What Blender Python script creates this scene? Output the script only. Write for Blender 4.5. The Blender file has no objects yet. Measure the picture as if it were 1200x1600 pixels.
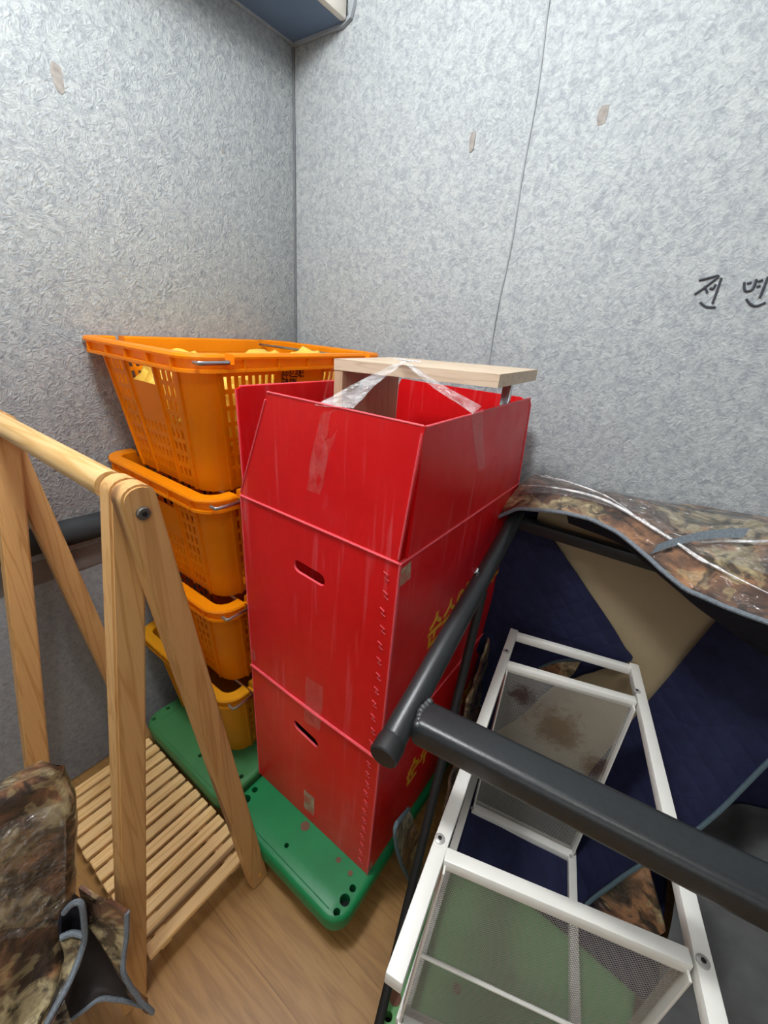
import bpy, bmesh, math, random
from mathutils import Vector, Matrix, noise

scene = bpy.context.scene
C = scene.collection
V = Vector
rnd = random.Random(7)

# ------------------------------------------------------------------ camera, world, light, exposure
CAM = V((0, 0, 1.26))
RX = V((0.80488694, 0.58859311, 0.07559870))
UP = V((-0.29587595, 0.28760753, 0.91090029))
FW = V((-0.51440688, 0.75553958, -0.40564209))
FPX = 655.0
cd = bpy.data.cameras.new('camera')
cam = bpy.data.objects.new('camera', cd)
C.objects.link(cam)
cam.matrix_world = Matrix(((RX.x, UP.x, -FW.x, CAM.x), (RX.y, UP.y, -FW.y, CAM.y), (RX.z, UP.z, -FW.z, CAM.z), (0, 0, 0, 1)))
cd.sensor_fit = 'HORIZONTAL'
cd.sensor_width = 36
cd.lens = FPX / 1200 * 36
cd.clip_start = 0.02
scene.camera = cam

world = bpy.data.worlds.new('world')
scene.world = world
world.use_nodes = True
bgn = world.node_tree.nodes['Background']
bgn.inputs[0].default_value = (0.95, 0.97, 1.0, 1)
bgn.inputs[1].default_value = 0.27


def area(name, loc, target, sx, sy, power, col):
    l = bpy.data.lights.new(name, 'AREA')
    l.shape = 'RECTANGLE'
    l.size, l.size_y = sx, sy
    l.energy = power
    l.color = col
    o = bpy.data.objects.new(name, l)
    C.objects.link(o)
    o.location = loc
    o.rotation_euler = (V(target) - V(loc)).to_track_quat('-Z', 'Y').to_euler()
    return o


def lamp(name, loc, radius, power, col):
    l = bpy.data.lights.new(name, 'POINT')
    l.shadow_soft_size = radius
    l.energy = power
    l.color = col
    o = bpy.data.objects.new(name, l)
    C.objects.link(o)
    o.location = loc
    return o


lamp('ceiling_lamp_light', (-0.50, 0.16, 2.08), 0.09, 41, (0.98, 0.99, 1.0))
lamp('ceiling_lamp_light', (0.35, -0.35, 2.08), 0.09, 9, (1.0, 0.97, 0.92))
area('rear_door_daylight', (0.9, -2.3, 1.5), (-0.3, 0.8, 0.9), 1.8, 1.6, 10, (1.0, 0.96, 0.90))

scene.view_settings.view_transform = 'Standard'
scene.view_settings.look = 'None'
scene.view_settings.gamma = 1
scene.view_settings.use_curve_mapping = False
scene.view_settings.exposure = 0.0

# ------------------------------------------------------------------ helpers
ORG = {}


def ray(x, y):
    return FW + RX * ((x - 600) / FPX) - UP * ((y - 800) / FPX)


def ax(x, y, X):
    d = ray(x, y)
    return CAM + d * (X / d.x)


def ay(x, y, Y):
    d = ray(x, y)
    return CAM + d * (Y / d.y)


def az(x, y, Z):
    d = ray(x, y)
    return CAM + d * ((Z - CAM.z) / d.z)


def apl(x, y, P, n):
    d = ray(x, y)
    return CAM + d * (((V(P) - CAM).dot(n)) / d.dot(n))


def props(o, label=None, cat=None, group=None, kind=None):
    if label:
        o['label'] = label
    if cat:
        o['category'] = cat
    if group:
        o['group'] = group
    if kind:
        o['kind'] = kind
    return o


def thing(name, loc, label, cat, group=None):
    o = bpy.data.objects.new(name, None)
    C.objects.link(o)
    o.location = loc
    o.empty_display_size = 0.05
    ORG[o.name] = V(loc)
    return props(o, label, cat, group)


def obj(name, bm, mats, parent=None, loc=None, sharp=35, label=None, kind=None):
    """bm is in world coordinates; links it as one mesh object"""
    org = ORG[parent.name] if parent is not None else V(loc or (0, 0, 0))
    if org.length > 0:
        bmesh.ops.translate(bm, vec=-org, verts=bm.verts)
    me = bpy.data.meshes.new(name)
    for f in bm.faces:
        f.smooth = True
    bm.to_mesh(me)
    bm.free()
    me.set_sharp_from_angle(angle=math.radians(sharp))
    for m in (mats if isinstance(mats, (list, tuple)) else [mats]):
        me.materials.append(m)
    o = bpy.data.objects.new(name, me)
    C.objects.link(o)
    if parent is not None:
        o.parent = parent
    else:
        o.location = org
    ORG[o.name] = org
    return props(o, label, None, None, kind)


def dup(root, loc, label=None):
    r = root.copy()
    C.objects.link(r)
    r.location = loc
    if label:
        r['label'] = label
    for ch in root.children:
        c = ch.copy()
        C.objects.link(c)
        c.parent = r
        for g in ch.children:
            d = g.copy()
            C.objects.link(d)
            d.parent = c
    return r


def NB():
    return bmesh.new()


def frame(o, x, y, z):
    x, y, z = V(x), V(y), V(z)
    return Matrix(((x.x, y.x, z.x, o[0]), (x.y, y.y, z.y, o[1]), (x.z, y.z, z.z, o[2]), (0, 0, 0, 1)))


def box(bm, c, s, rot=None, bev=0.0, seg=2, mi=0):
    m = Matrix.Translation(V(c))
    if rot is not None:
        m = m @ (rot.to_4x4() if len(rot) == 3 else rot)
    m = m @ Matrix.Diagonal((s[0], s[1], s[2], 1))
    r = bmesh.ops.create_cube(bm, size=1.0, matrix=m)
    fs = {f for v in r['verts'] for f in v.link_faces}
    for f in fs:
        f.material_index = mi
    if bev > 0:
        es = list({e for v in r['verts'] for e in v.link_edges})
        rr = bmesh.ops.bevel(bm, geom=es, offset=bev, segments=seg, affect='EDGES', profile=0.5)
        for f in rr['faces']:
            f.material_index = mi
    return r


def mm(a, b):
    """box spanning corner a to corner b -> centre, size"""
    a, b = V(a), V(b)
    return (a + b) / 2, V((abs(b.x - a.x), abs(b.y - a.y), abs(b.z - a.z)))


def beam(bm, a, b, w, h, up=(0, 0, 1), bev=0.0, mi=0, seg=2):
    """rectangular bar from a to b; w across, h along `up`"""
    a, b = V(a), V(b)
    d = (b - a).normalized()
    x = d.cross(V(up)).normalized()
    z = x.cross(d).normalized()
    rot = Matrix(((x.x, d.x, z.x), (x.y, d.y, z.y), (x.z, d.z, z.z)))
    return box(bm, (a + b) / 2, (w, (b - a).length, h), rot, bev, seg, mi)


def tube(bm, pts, r, seg=14, cap=True, mi=0, closed=False, rings=None):
    pts = [V(p) for p in pts]
    n = len(pts)
    prev = None
    loops = []
    for i, p in enumerate(pts):
        if closed:
            d = pts[(i + 1) % n] - pts[i - 1]
        else:
            d = pts[min(i + 1, n - 1)] - pts[max(i - 1, 0)]
        d.normalize()
        if prev is None:
            t = V((0, 0, 1)) if abs(d.z) < 0.9 else V((1, 0, 0))
            x = d.cross(t).normalized()
        else:
            x = (prev - d * prev.dot(d)).normalized()
        prev = x
        y = d.cross(x)
        rr = r[i] if isinstance(r, (list, tuple)) else r
        loops.append([bm.verts.new(p + x * (math.cos(2 * math.pi * k / seg) * rr) + y * (math.sin(2 * math.pi * k / seg) * rr)) for k in range(seg)])
    for i in range(n if closed else n - 1):
        a, b = loops[i], loops[(i + 1) % n]
        for k in range(seg):
            f = bm.faces.new((a[k], a[(k + 1) % seg], b[(k + 1) % seg], b[k]))
            f.material_index = mi
    if cap and not closed:
        f = bm.faces.new(loops[0][::-1]); f.material_index = mi
        f = bm.faces.new(loops[-1]); f.material_index = mi


def cyl(bm, c, axis, r, h, seg=24, mi=0, bev=0.0):
    a = V(axis).normalized()
    c = V(c)
    if bev:
        tube(bm, [c - a * h / 2, c - a * h / 2 + a * 1e-5, c + a * (h / 2 - bev), c + a * h / 2], [r, r, r, r - bev], seg, True, mi)
    else:
        tube(bm, [c - a * h / 2, c + a * h / 2], r, seg, True, mi)


def catmull(pts, n):
    """resample a point list to n points along a Catmull-Rom spline"""
    m = len(pts)
    out = []
    for i in range(n):
        t = i / (n - 1) * (m - 1)
        k = min(int(t), m - 2)
        f = t - k
        p0, p1, p2, p3 = pts[max(k - 1, 0)], pts[k], pts[k + 1], pts[min(k + 2, m - 1)]
        out.append(0.5 * ((2 * p1) + (p2 - p0) * f + (2 * p0 - 5 * p1 + 4 * p2 - p3) * f * f + (3 * p1 - p0 - 3 * p2 + p3) * f ** 3))
    return out


def cloth(bm, rows, nu, nv, th, mi_out=0, mi_in=1, wr=0.004, sc=9.0, seed=0.0):
    """thick sheet through a grid of points (rows x cols); rows run left to right and top to bottom as seen from the out side. Returns the outer grid."""
    rows = [catmull([V(p) for p in r], nu) for r in rows]
    cols = [catmull([rows[i][j] for i in range(len(rows))], nv) for j in range(nu)]
    G = [[cols[j][i].copy() for j in range(nu)] for i in range(nv)]
    N = [[None] * nu for _ in range(nv)]
    for i in range(nv):
        for j in range(nu):
            du = G[i][min(j + 1, nu - 1)] - G[i][max(j - 1, 0)]
            dv = G[min(i + 1, nv - 1)][j] - G[max(i - 1, 0)][j]
            nn = du.cross(dv)
            N[i][j] = -nn.normalized() if nn.length > 1e-9 else V((0, 0, 1))
    for i in range(nv):
        for j in range(nu):
            p = G[i][j]
            w = noise.noise(V((p.x * sc + seed, p.y * sc, p.z * sc))) + 0.5 * noise.noise(V((p.x * sc * 2.3, p.y * sc * 2.3 + seed, p.z * sc * 2.3)))
            G[i][j] = p + N[i][j] * (w * wr)
    A = [[bm.verts.new(G[i][j]) for j in range(nu)] for i in range(nv)]
    B = [[bm.verts.new(G[i][j] - N[i][j] * th) for j in range(nu)] for i in range(nv)]
    for i in range(nv - 1):
        for j in range(nu - 1):
            f = bm.faces.new((A[i][j], A[i][j + 1], A[i + 1][j + 1], A[i + 1][j])); f.material_index = mi_out
            f = bm.faces.new((B[i][j], B[i + 1][j], B[i + 1][j + 1], B[i][j + 1])); f.material_index = mi_in
    for j in range(nu - 1):
        bm.faces.new((A[0][j], B[0][j], B[0][j + 1], A[0][j + 1])).material_index = mi_out
        bm.faces.new((A[-1][j], A[-1][j + 1], B[-1][j + 1], B[-1][j])).material_index = mi_out
    for i in range(nv - 1):
        bm.faces.new((A[i][0], A[i + 1][0], B[i + 1][0], B[i][0])).material_index = mi_out
        bm.faces.new((A[i][-1], B[i][-1], B[i + 1][-1], A[i + 1][-1])).material_index = mi_out
    mid = [[G[i][j] - N[i][j] * (th / 2) for j in range(nu)] for i in range(nv)]
    return mid


def slab(bm, pts, nrm, th, mi=0):
    """polygon with thickness: pts on the front, extruded by -nrm*th"""
    nrm = V(nrm).normalized()
    a = [bm.verts.new(V(p)) for p in pts]
    b = [bm.verts.new(V(p) - nrm * th) for p in pts]
    n = len(a)
    f1 = bm.faces.new(a); f2 = bm.faces.new(b[::-1])
    f1.material_index = f2.material_index = mi
    for i in range(n):
        bm.faces.new((a[i], b[i], b[(i + 1) % n], a[(i + 1) % n])).material_index = mi
    bmesh.ops.recalc_face_normals(bm, faces=bm.faces)
    bmesh.ops.triangulate(bm, faces=[f1, f2])


def text_bm(body, size, origin, xdir, ydir, sx=1.0, depth=0.0004, spacing=1.0, line=1.0, bold=0.0):
    cu = bpy.data.curves.new('lettering', 'FONT')
    cu.body = body
    cu.size = size
    cu.space_character = spacing
    cu.space_line = line
    cu.offset = bold
    cu.extrude = depth
    o = bpy.data.objects.new('lettering', cu)
    C.objects.link(o)
    dg = bpy.context.evaluated_depsgraph_get()
    me = bpy.data.meshes.new_from_object(o.evaluated_get(dg))
    bm = bmesh.new()
    bm.from_mesh(me)
    bpy.data.objects.remove(o)
    bpy.data.meshes.remove(me)
    x, y = V(xdir).normalized(), V(ydir).normalized()
    bm.transform(frame(origin, x * sx, y, x.cross(y)))
    return bm


# ------------------------------------------------------------------ materials
def new_mat(name):
    m = bpy.data.materials.new(name)
    m.use_nodes = True
    nt = m.node_tree
    return m, nt, nt.nodes['Principled BSDF'], nt.nodes['Material Output']


def nd(nt, typ, **kw):
    n = nt.nodes.new(typ)
    for k, v in kw.items():
        if k.startswith('i_'):
            key = k[2:]
            n.inputs[int(key) if key.isdigit() else key].default_value = v
        else:
            setattr(n, k, v)
    return n


def rgb(h):
    out = []
    for i in (0, 2, 4):
        c = int(h[i:i + 2], 16) / 255
        out.append(c / 12.92 if c <= 0.04045 else ((c + 0.055) / 1.055) ** 2.4)
    return (*out, 1)


def coords(nt, scale=(1, 1, 1), rot=(0, 0, 0), world_space=False):
    mp = nd(nt, 'ShaderNodeMapping')
    mp.inputs['Scale'].default_value = scale
    mp.inputs['Rotation'].default_value = rot
    if world_space:
        g = nd(nt, 'ShaderNodeNewGeometry')
        nt.links.new(g.outputs['Position'], mp.inputs['Vector'])
    else:
        tc = nd(nt, 'ShaderNodeTexCoord')
        nt.links.new(tc.outputs['Object'], mp.inputs['Vector'])
    return mp.outputs['Vector']


def tex_noise(nt, vec, scale, detail=4, rough=0.55, dist=0.0):
    n = nd(nt, 'ShaderNodeTexNoise')
    n.inputs['Scale'].default_value = scale
    n.inputs['Detail'].default_value = detail
    n.inputs['Roughness'].default_value = rough
    n.inputs['Distortion'].default_value = dist
    nt.links.new(vec, n.inputs['Vector'])
    return n.outputs['Fac']


def ramp(nt, fac, stops, interp='LINEAR'):
    r = nd(nt, 'ShaderNodeValToRGB')
    cr = r.color_ramp
    cr.interpolation = interp
    while len(cr.elements) < len(stops):
        cr.elements.new(0.5)
    for e, (p, c) in zip(cr.elements, stops):
        e.position = p
        e.color = c
    nt.links.new(fac, r.inputs['Fac'])
    return r.outputs['Color']


def mixc(nt, fac, a, b, mode='MIX'):
    n = nd(nt, 'ShaderNodeMix', data_type='RGBA', blend_type=mode)
    for s, v in ((n.inputs[0], fac), (n.inputs[6], a), (n.inputs[7], b)):
        if hasattr(v, 'links') or isinstance(v, bpy.types.NodeSocket):
            nt.links.new(v, s)
        else:
            s.default_value = v
    return n.outputs[2]


def mth(nt, op, a, b=0.0):
    n = nd(nt, 'ShaderNodeMath', operation=op)
    for s, v in ((n.inputs[0], a), (n.inputs[1], b)):
        if isinstance(v, bpy.types.NodeSocket):
            nt.links.new(v, s)
        else:
            s.default_value = v
    return n.outputs[0]


def bump(nt, bsdf, h, strength, dist, prev=None, slot='Normal'):
    b = nd(nt, 'ShaderNodeBump')
    b.inputs['Strength'].default_value = strength
    b.inputs['Distance'].default_value = dist
    nt.links.new(h, b.inputs['Height'])
    if prev is not None:
        nt.links.new(prev, b.inputs['Normal'])
    nt.links.new(b.outputs['Normal'], bsdf.inputs[slot])
    return b.outputs['Normal']


def plain(name, hexcol, rough=0.5, metal=0.0, coat=0.0, var=0.12, vs=25.0, bs=0.0, bscale=120.0, spec=0.5, world_space=True):
    m, nt, p, out = new_mat(name)
    v = coords(nt, world_space=world_space)
    c = rgb(hexcol)
    dark = tuple(x * (1 - var) for x in c[:3]) + (1,)
    lite = tuple(min(1, x * (1 + var)) for x in c[:3]) + (1,)
    nt.links.new(ramp(nt, tex_noise(nt, v, vs, 5), [(0.3, dark), (0.7, lite)]), p.inputs['Base Color'])
    p.inputs['Roughness'].default_value = rough
    p.inputs['Metallic'].default_value = metal
    p.inputs['Coat Weight'].default_value = coat
    p.inputs['Specular IOR Level'].default_value = spec
    if bs:
        bump(nt, p, tex_noise(nt, v, bscale, 3), bs, 0.002)
    return m


def felt(name, c_lo, c_hi, rel=1.0, stretch=(1, 1, 1)):
    """embossed grey needle-felt insulation mat"""
    m, nt, p, out = new_mat(name)
    v = coords(nt, stretch, world_space=True)
    warp = tex_noise(nt, v, 14, 2)
    wv = nd(nt, 'ShaderNodeVectorMath', operation='ADD')
    sc = nd(nt, 'ShaderNodeVectorMath', operation='SCALE')
    nt.links.new(warp, sc.inputs[0]); sc.inputs['Scale'].default_value = 0.05
    nt.links.new(v, wv.inputs[0]); nt.links.new(sc.outputs[0], wv.inputs[1])
    n1 = tex_noise(nt, wv.outputs[0], 85, 2, 0.5, 0.6)
    ridge = mth(nt, 'ABSOLUTE', mth(nt, 'SUBTRACT', n1, 0.5))
    ridge = mth(nt, 'MULTIPLY', ridge, 4.0)
    fine = tex_noise(nt, v, 420, 2)
    h = mth(nt, 'ADD', ridge, mth(nt, 'MULTIPLY', fine, 0.15))
    patch = tex_noise(nt, v, 75, 4, 0.7, 0.8)
    base = ramp(nt, patch, [(0.36, rgb(c_lo)), (0.60, rgb(c_hi))])
    spk = ramp(nt, tex_noise(nt, v, 130, 3, 0.6, 0.6), [(0.56, (0, 0, 0, 1)), (0.66, (1, 1, 1, 1))])
    base = mixc(nt, mth(nt, 'MULTIPLY', spk, 0.32), base, rgb('7b8387'))
    nt.links.new(base, p.inputs['Base Color'])
    p.inputs['Roughness'].default_value = 0.85
    p.inputs['Specular IOR Level'].default_value = 0.25
    bump(nt, p, h, 0.32 * rel, 0.005)
    return m


def wood(name, c1, c2, c3, axis='y', scale=1.0, rough=0.5, knots=True, grain=1.0):
    m, nt, p, out = new_mat(name)
    st = {'x': (0.045, 1, 1), 'y': (1, 0.045, 1), 'z': (1, 1, 0.045)}[axis]
    tc = nd(nt, 'ShaderNodeTexCoord')
    oi = nd(nt, 'ShaderNodeObjectInfo')
    addv = nd(nt, 'ShaderNodeVectorMath', operation='ADD')
    nt.links.new(tc.outputs['Object'], addv.inputs[0])
    rs = nd(nt, 'ShaderNodeVectorMath', operation='SCALE')
    cmb = nd(nt, 'ShaderNodeCombineXYZ')
    for k in range(3):
        nt.links.new(oi.outputs['Random'], cmb.inputs[k])
    nt.links.new(cmb.outputs[0], rs.inputs[0]); rs.inputs['Scale'].default_value = 7.0
    nt.links.new(rs.outputs[0], addv.inputs[1])
    mp = nd(nt, 'ShaderNodeMapping'); mp.inputs['Scale'].default_value = st
    nt.links.new(addv.outputs[0], mp.inputs['Vector'])
    v = mp.outputs['Vector']
    n1 = tex_noise(nt, v, 30 * scale, 2, 0.45, 0.25)
    rings = mth(nt, 'FRACT', mth(nt, 'MULTIPLY', n1, 6.0))
    rings = mth(nt, 'ABSOLUTE', mth(nt, 'SUBTRACT', rings, 0.5))
    col = ramp(nt, rings, [(0.0, rgb(c2)), (0.16, rgb(c1)), (0.5, rgb(c1))])
    big = tex_noise(nt, v, 10 * scale, 2)
    col = mixc(nt, mth(nt, 'MULTIPLY', big, 0.5 * grain), col, rgb(c3))
    fine = tex_noise(nt, v, 330 * scale, 3)
    col = mixc(nt, mth(nt, 'MULTIPLY', ramp(nt, fine, [(0.52, (0, 0, 0, 1)), (0.7, (1, 1, 1, 1))]), 0.3 * grain), col, rgb(c2))
    if knots:
        kn = tex_noise(nt, v, 13 * scale, 0)
        col = mixc(nt, mth(nt, 'MULTIPLY', ramp(nt, kn, [(0.76, (0, 0, 0, 1)), (0.80, (1, 1, 1, 1))]), 0.75), col, rgb('6b3f25'))
    hs = nd(nt, 'ShaderNodeHueSaturation')
    nt.links.new(col, hs.inputs['Color'])
    nt.links.new(mth(nt, 'ADD', 0.92, mth(nt, 'MULTIPLY', oi.outputs['Random'], 0.16)), hs.inputs['Value'])
    nt.links.new(hs.outputs[0], p.inputs['Base Color'])
    p.inputs['Roughness'].default_value = rough
    bump(nt, p, fine, 0.12, 0.001)
    return m


def camo(name, shift=0.0):
    """printed leaf-and-bark camouflage under clear film"""
    m, nt, p, out = new_mat(name)
    v0 = coords(nt, world_space=True)
    ad = nd(nt, 'ShaderNodeVectorMath', operation='ADD')
    nt.links.new(v0, ad.inputs[0]); ad.inputs[1].default_value = (shift, shift * 0.7, shift * 1.3)
    v = ad.outputs[0]
    a = tex_noise(nt, v, 7, 4, 0.6, 0.5)
    b = tex_noise(nt, v, 13, 6, 0.62, 0.6)
    c = tex_noise(nt, v, 24, 5, 0.6, 0.8)
    base = ramp(nt, b, [(0.30, rgb('1a1310')), (0.42, rgb('412f25')), (0.52, rgb('6b4c37')), (0.62, rgb('a0724e')), (0.72, rgb('4f3a2d'))])
    leaf = ramp(nt, c, [(0.36, rgb('3a3222')), (0.47, rgb('8f8060')), (0.58, rgb('b9aa82')), (0.68, rgb('5d563c'))])
    msk = ramp(nt, a, [(0.53, (0, 0, 0, 1)), (0.57, (1, 1, 1, 1))])
    col = mixc(nt, msk, base, leaf)
    edge = ramp(nt, a, [(0.515, (0, 0, 0, 1)), (0.53, (1, 1, 1, 1)), (0.545, (0, 0, 0, 1))])
    col = mixc(nt, mth(nt, 'MULTIPLY', edge, 0.30), col, rgb('cbbd86'))
    dk = ramp(nt, tex_noise(nt, v, 18, 4, 0.6, 0.8), [(0.52, (0, 0, 0, 1)), (0.60, (1, 1, 1, 1))])
    col = mixc(nt, mth(nt, 'MULTIPLY', dk, 0.85), col, rgb('1c1511'))
    nt.links.new(col, p.inputs['Base Color'])
    p.inputs['Roughness'].default_value = 0.45
    p.inputs['Coat Weight'].default_value = 0.9
    p.inputs['Coat Roughness'].default_value = 0.10
    wr = tex_noise(nt, v, 26, 3, 0.5, 1.5)
    bump(nt, p, tex_noise(nt, v, 120, 3), 0.2, 0.002)
    bump(nt, p, wr, 0.6, 0.02, slot='Coat Normal')
    return m


def quilt(name, hexcol, cell=0.055):
    """dark quilted lining with stitched diamonds"""
    m, nt, p, out = new_mat(name)
    v = coords(nt, world_space=True)
    sp = nd(nt, 'ShaderNodeSeparateXYZ'); nt.links.new(v, sp.inputs[0])
    s = mth(nt, 'ADD', sp.outputs[0], mth(nt, 'MULTIPLY', sp.outputs[1], 0.6))
    u1 = mth(nt, 'MULTIPLY', mth(nt, 'ADD', s, sp.outputs[2]), 1 / cell)
    u2 = mth(nt, 'MULTIPLY', mth(nt, 'SUBTRACT', s, sp.outputs[2]), 1 / cell)
    h = mth(nt, 'MINIMUM', mth(nt, 'PINGPONG', u1, 0.5), mth(nt, 'PINGPONG', u2, 0.5))
    c = rgb(hexcol)
    nt.links.new(ramp(nt, tex_noise(nt, v, 60, 4), [(0.3, tuple(x * 0.8 for x in c[:3]) + (1,)), (0.7, tuple(x * 1.2 for x in c[:3]) + (1,))]), p.inputs['Base Color'])
    p.inputs['Roughness'].default_value = 0.8
    p.inputs['Specular IOR Level'].default_value = 0.3
    bump(nt, p, mth(nt, 'POWER', h, 0.5), 0.35, 0.006)
    return m


def plastic_tr(name, hexcol, hexglow, rough=0.35, tr=0.3, scuff=0.0, spec=0.5):
    """injection-moulded plastic that lets a little light through"""
    m, nt, p, out = new_mat(name)
    v = coords(nt, world_space=True)
    c = rgb(hexcol)
    col = ramp(nt, tex_noise(nt, v, 12, 4), [(0.3, tuple(x * 0.93 for x in c[:3]) + (1,)), (0.7, tuple(min(1, x * 1.05) for x in c[:3]) + (1,))])
    nt.links.new(col, p.inputs['Base Color'])
    p.inputs['Roughness'].default_value = rough
    p.inputs['Specular IOR Level'].default_value = spec
    t = nd(nt, 'ShaderNodeBsdfTranslucent'); t.inputs[0].default_value = rgb(hexglow)
    mx = nd(nt, 'ShaderNodeMixShader'); mx.inputs[0].default_value = tr
    nt.links.new(p.outputs[0], mx.inputs[1]); nt.links.new(t.outputs[0], mx.inputs[2])
    nt.links.new(mx.outputs[0], out.inputs[0])
    bump(nt, p, tex_noise(nt, v, 160, 2), 0.05, 0.001)
    return m


def red_board(name):
    """red corrugated plastic sheet, vertical flutes, pale scuffs"""
    m, nt, p, out = new_mat(name)
    v = coords(nt, world_space=True)
    vs = coords(nt, (1, 1, 0.06), world_space=True)
    sp = nd(nt, 'ShaderNodeSeparateXYZ'); nt.links.new(v, sp.inputs[0])
    flute = mth(nt, 'PINGPONG', mth(nt, 'MULTIPLY', mth(nt, 'ADD', sp.outputs[0], sp.outputs[1]), 230.0), 0.5)
    col = ramp(nt, tex_noise(nt, v, 6, 4), [(0.3, rgb('c90b12')), (0.7, rgb('d8151a'))])
    streak = ramp(nt, tex_noise(nt, vs, 60, 4, 0.6), [(0.57, (0, 0, 0, 1)), (0.74, (1, 1, 1, 1))])
    col = mixc(nt, mth(nt, 'MULTIPLY', streak, 0.26), col, rgb('e8818a'))
    blot = ramp(nt, tex_noise(nt, v, 11, 5, 0.7), [(0.64, (0, 0, 0, 1)), (0.82, (1, 1, 1, 1))])
    col = mixc(nt, mth(nt, 'MULTIPLY', blot, 0.30), col, rgb('ea6f78'))
    nt.links.new(col, p.inputs['Base Color'])
    nt.links.new(ramp(nt, tex_noise(nt, v, 20, 3), [(0.3, (0.28, 0.28, 0.28, 1)), (0.7, (0.42, 0.42, 0.42, 1))]), p.inputs['Roughness'])
    bump(nt, p, flute, 0.10, 0.0015)
    return m


def film(name, alpha=0.2, tint='ffffff', rough=0.12, bs=0.6, haze=0.08):
    """clear stretch film / packing tape: see-through sheet with glossy wrinkles and a little haze"""
    m, nt, p, out = new_mat(name)
    nt.nodes.remove(p)
    v = coords(nt, world_space=True)
    g = nd(nt, 'ShaderNodeBsdfGlossy')
    g.inputs['Roughness'].default_value = rough
    b = nd(nt, 'ShaderNodeBump')
    b.inputs['Strength'].default_value = bs
    b.inputs['Distance'].default_value = 0.012
    nt.links.new(tex_noise(nt, v, 60, 4, 0.6, 1.0), b.inputs['Height'])
    nt.links.new(b.outputs['Normal'], g.inputs['Normal'])
    df = nd(nt, 'ShaderNodeBsdfDiffuse')
    df.inputs[0].default_value = rgb(tint)
    tr = nd(nt, 'ShaderNodeBsdfTransparent')
    m1 = nd(nt, 'ShaderNodeMixShader'); m1.inputs[0].default_value = alpha
    nt.links.new(tr.outputs[0], m1.inputs[1]); nt.links.new(g.outputs[0], m1.inputs[2])
    m2 = nd(nt, 'ShaderNodeMixShader')
    fr = ramp(nt, tex_noise(nt, v, 38, 4, 0.65), [(0.42, (haze * 0.4,) * 3 + (1,)), (0.72, (min(1, haze * 2.2),) * 3 + (1,))])
    nt.links.new(fr, m2.inputs[0])
    nt.links.new(m1.outputs[0], m2.inputs[1]); nt.links.new(df.outputs[0], m2.inputs[2])
    nt.links.new(m2.outputs[0], out.inputs[0])
    return m


M = {}
M['wall'] = felt('grey_embossed_felt', '90969a', 'aeb3b3')
M['wall_low'] = felt('grey_felt_lower', '868a8c', '9a9ea0', 0.8)
M['strip'] = plain('stained_felt_strip', '77706b', 0.85, var=0.25, vs=14)
M['seam'] = plain('felt_seam', '9a9fa2', 0.8)
M['corner'] = plain('corner_joint', '6a6e72', 0.8)
M['dark_roll'] = plain('dark_padding', '2b2f31', 0.75, var=0.3, vs=18, bs=0.4, bscale=40)
M['brown_stain'] = plain('brown_mark', '8f8a84', 0.8, var=0.25, vs=90)
M['ink'] = plain('marker_ink', '3c4048', 0.6)
M['blue_metal'] = plain('blue_grey_painted_metal', '5f738f', 0.5, var=0.06)
M['white_panel'] = plain('cream_panel', 'd9d5cb', 0.4, var=0.04)
M['pale_panel'] = plain('pale_grey_panel', 'c5cbd1', 0.4, var=0.04)
M['rim_metal'] = plain('grey_rim', '9aa0a6', 0.45)
M['ceil'] = plain('ceiling_panel', 'd5d8da', 0.7)
M['orange'] = plastic_tr('orange_plastic', 'ff9b06', 'ffb81a', 0.36, 0.34)
M['amber'] = plastic_tr('amber_plastic', 'e09a10', 'f0b020', 0.45, 0.22)
M['wire'] = plain('galvanised_wire', 'b9bdc0', 0.28, 1.0, var=0.1)
M['print'] = plain('black_print', '38100c', 0.6)
M['bag'] = plastic_tr('yellow_bag_film', 'f8dc62', 'fbe06a', 0.3, 0.35)
M['red'] = red_board('red_fluted_plastic')
M['red_edge'] = plain('red_cut_edge', 'e2555f', 0.45)
M['gold'] = plain('yellow_print', 'd8a021', 0.5)
M['stitch'] = plain('plastic_stitch', 'c9505a', 0.4)
M['tape'] = film('clear_tape', 0.06, 'ffe8e6', 0.16, 0.8, 0.02)
M['paper'] = film('torn_tape', 0.05, 'c2ab90', 0.3, 0.4, 0.42)
M['shrink'] = film('stretch_film', 0.13, 'ffffff', 0.16, 1.0, 0.006)
M['span'] = film('stretched_tape', 0.14, 'ffffff', 0.14, 0.8, 0.10)
M['pleat'] = film('gathered_film', 0.35, 'ffffff', 0.2, 0.6, 0.55)
M['oak'] = wood('oak_laminate', 'c7b298', 'ab9379', 'd0bfaa', 'x', 1.6, 0.45, knots=False, grain=0.8)
M['oak_side'] = wood('oak_laminate_side', 'b99b7f', 'a3866c', 'c3a88b', 'z', 1.6, 0.5, knots=False, grain=0.8)
M['chrome'] = plain('chrome', 'c9ccd0', 0.15, 1.0, var=0.03)
M['pine_z'] = wood('pine_post', 'd2a56c', 'b7864c', 'c4985d', 'z', 1.0, 0.5)
M['pine_x'] = wood('pine_rail', 'e2bd84', 'c69a59', 'd7ad6e', 'x', 1.0, 0.5, knots=False)
M['pine_y'] = wood('pine_slat', 'f4d095', 'dcae69', 'eac181', 'y', 1.0, 0.5)
M['screw'] = plain('zinc_screw', 'bcbcb8', 0.35, 0.35)
M['bolt'] = plain('steel_bolt', '6f6c66', 0.35, 0.7)
M['screw_dark'] = plain('bolt_socket', '2a2826', 0.5, 0.6)
M['green'] = plain('green_plastic', '0c7a45', 0.42, var=0.10, vs=16, bs=0.06)
M['green_dull'] = plain('dull_green_plastic', '3b7845', 0.5, var=0.10, vs=16, bs=0.06)
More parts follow.
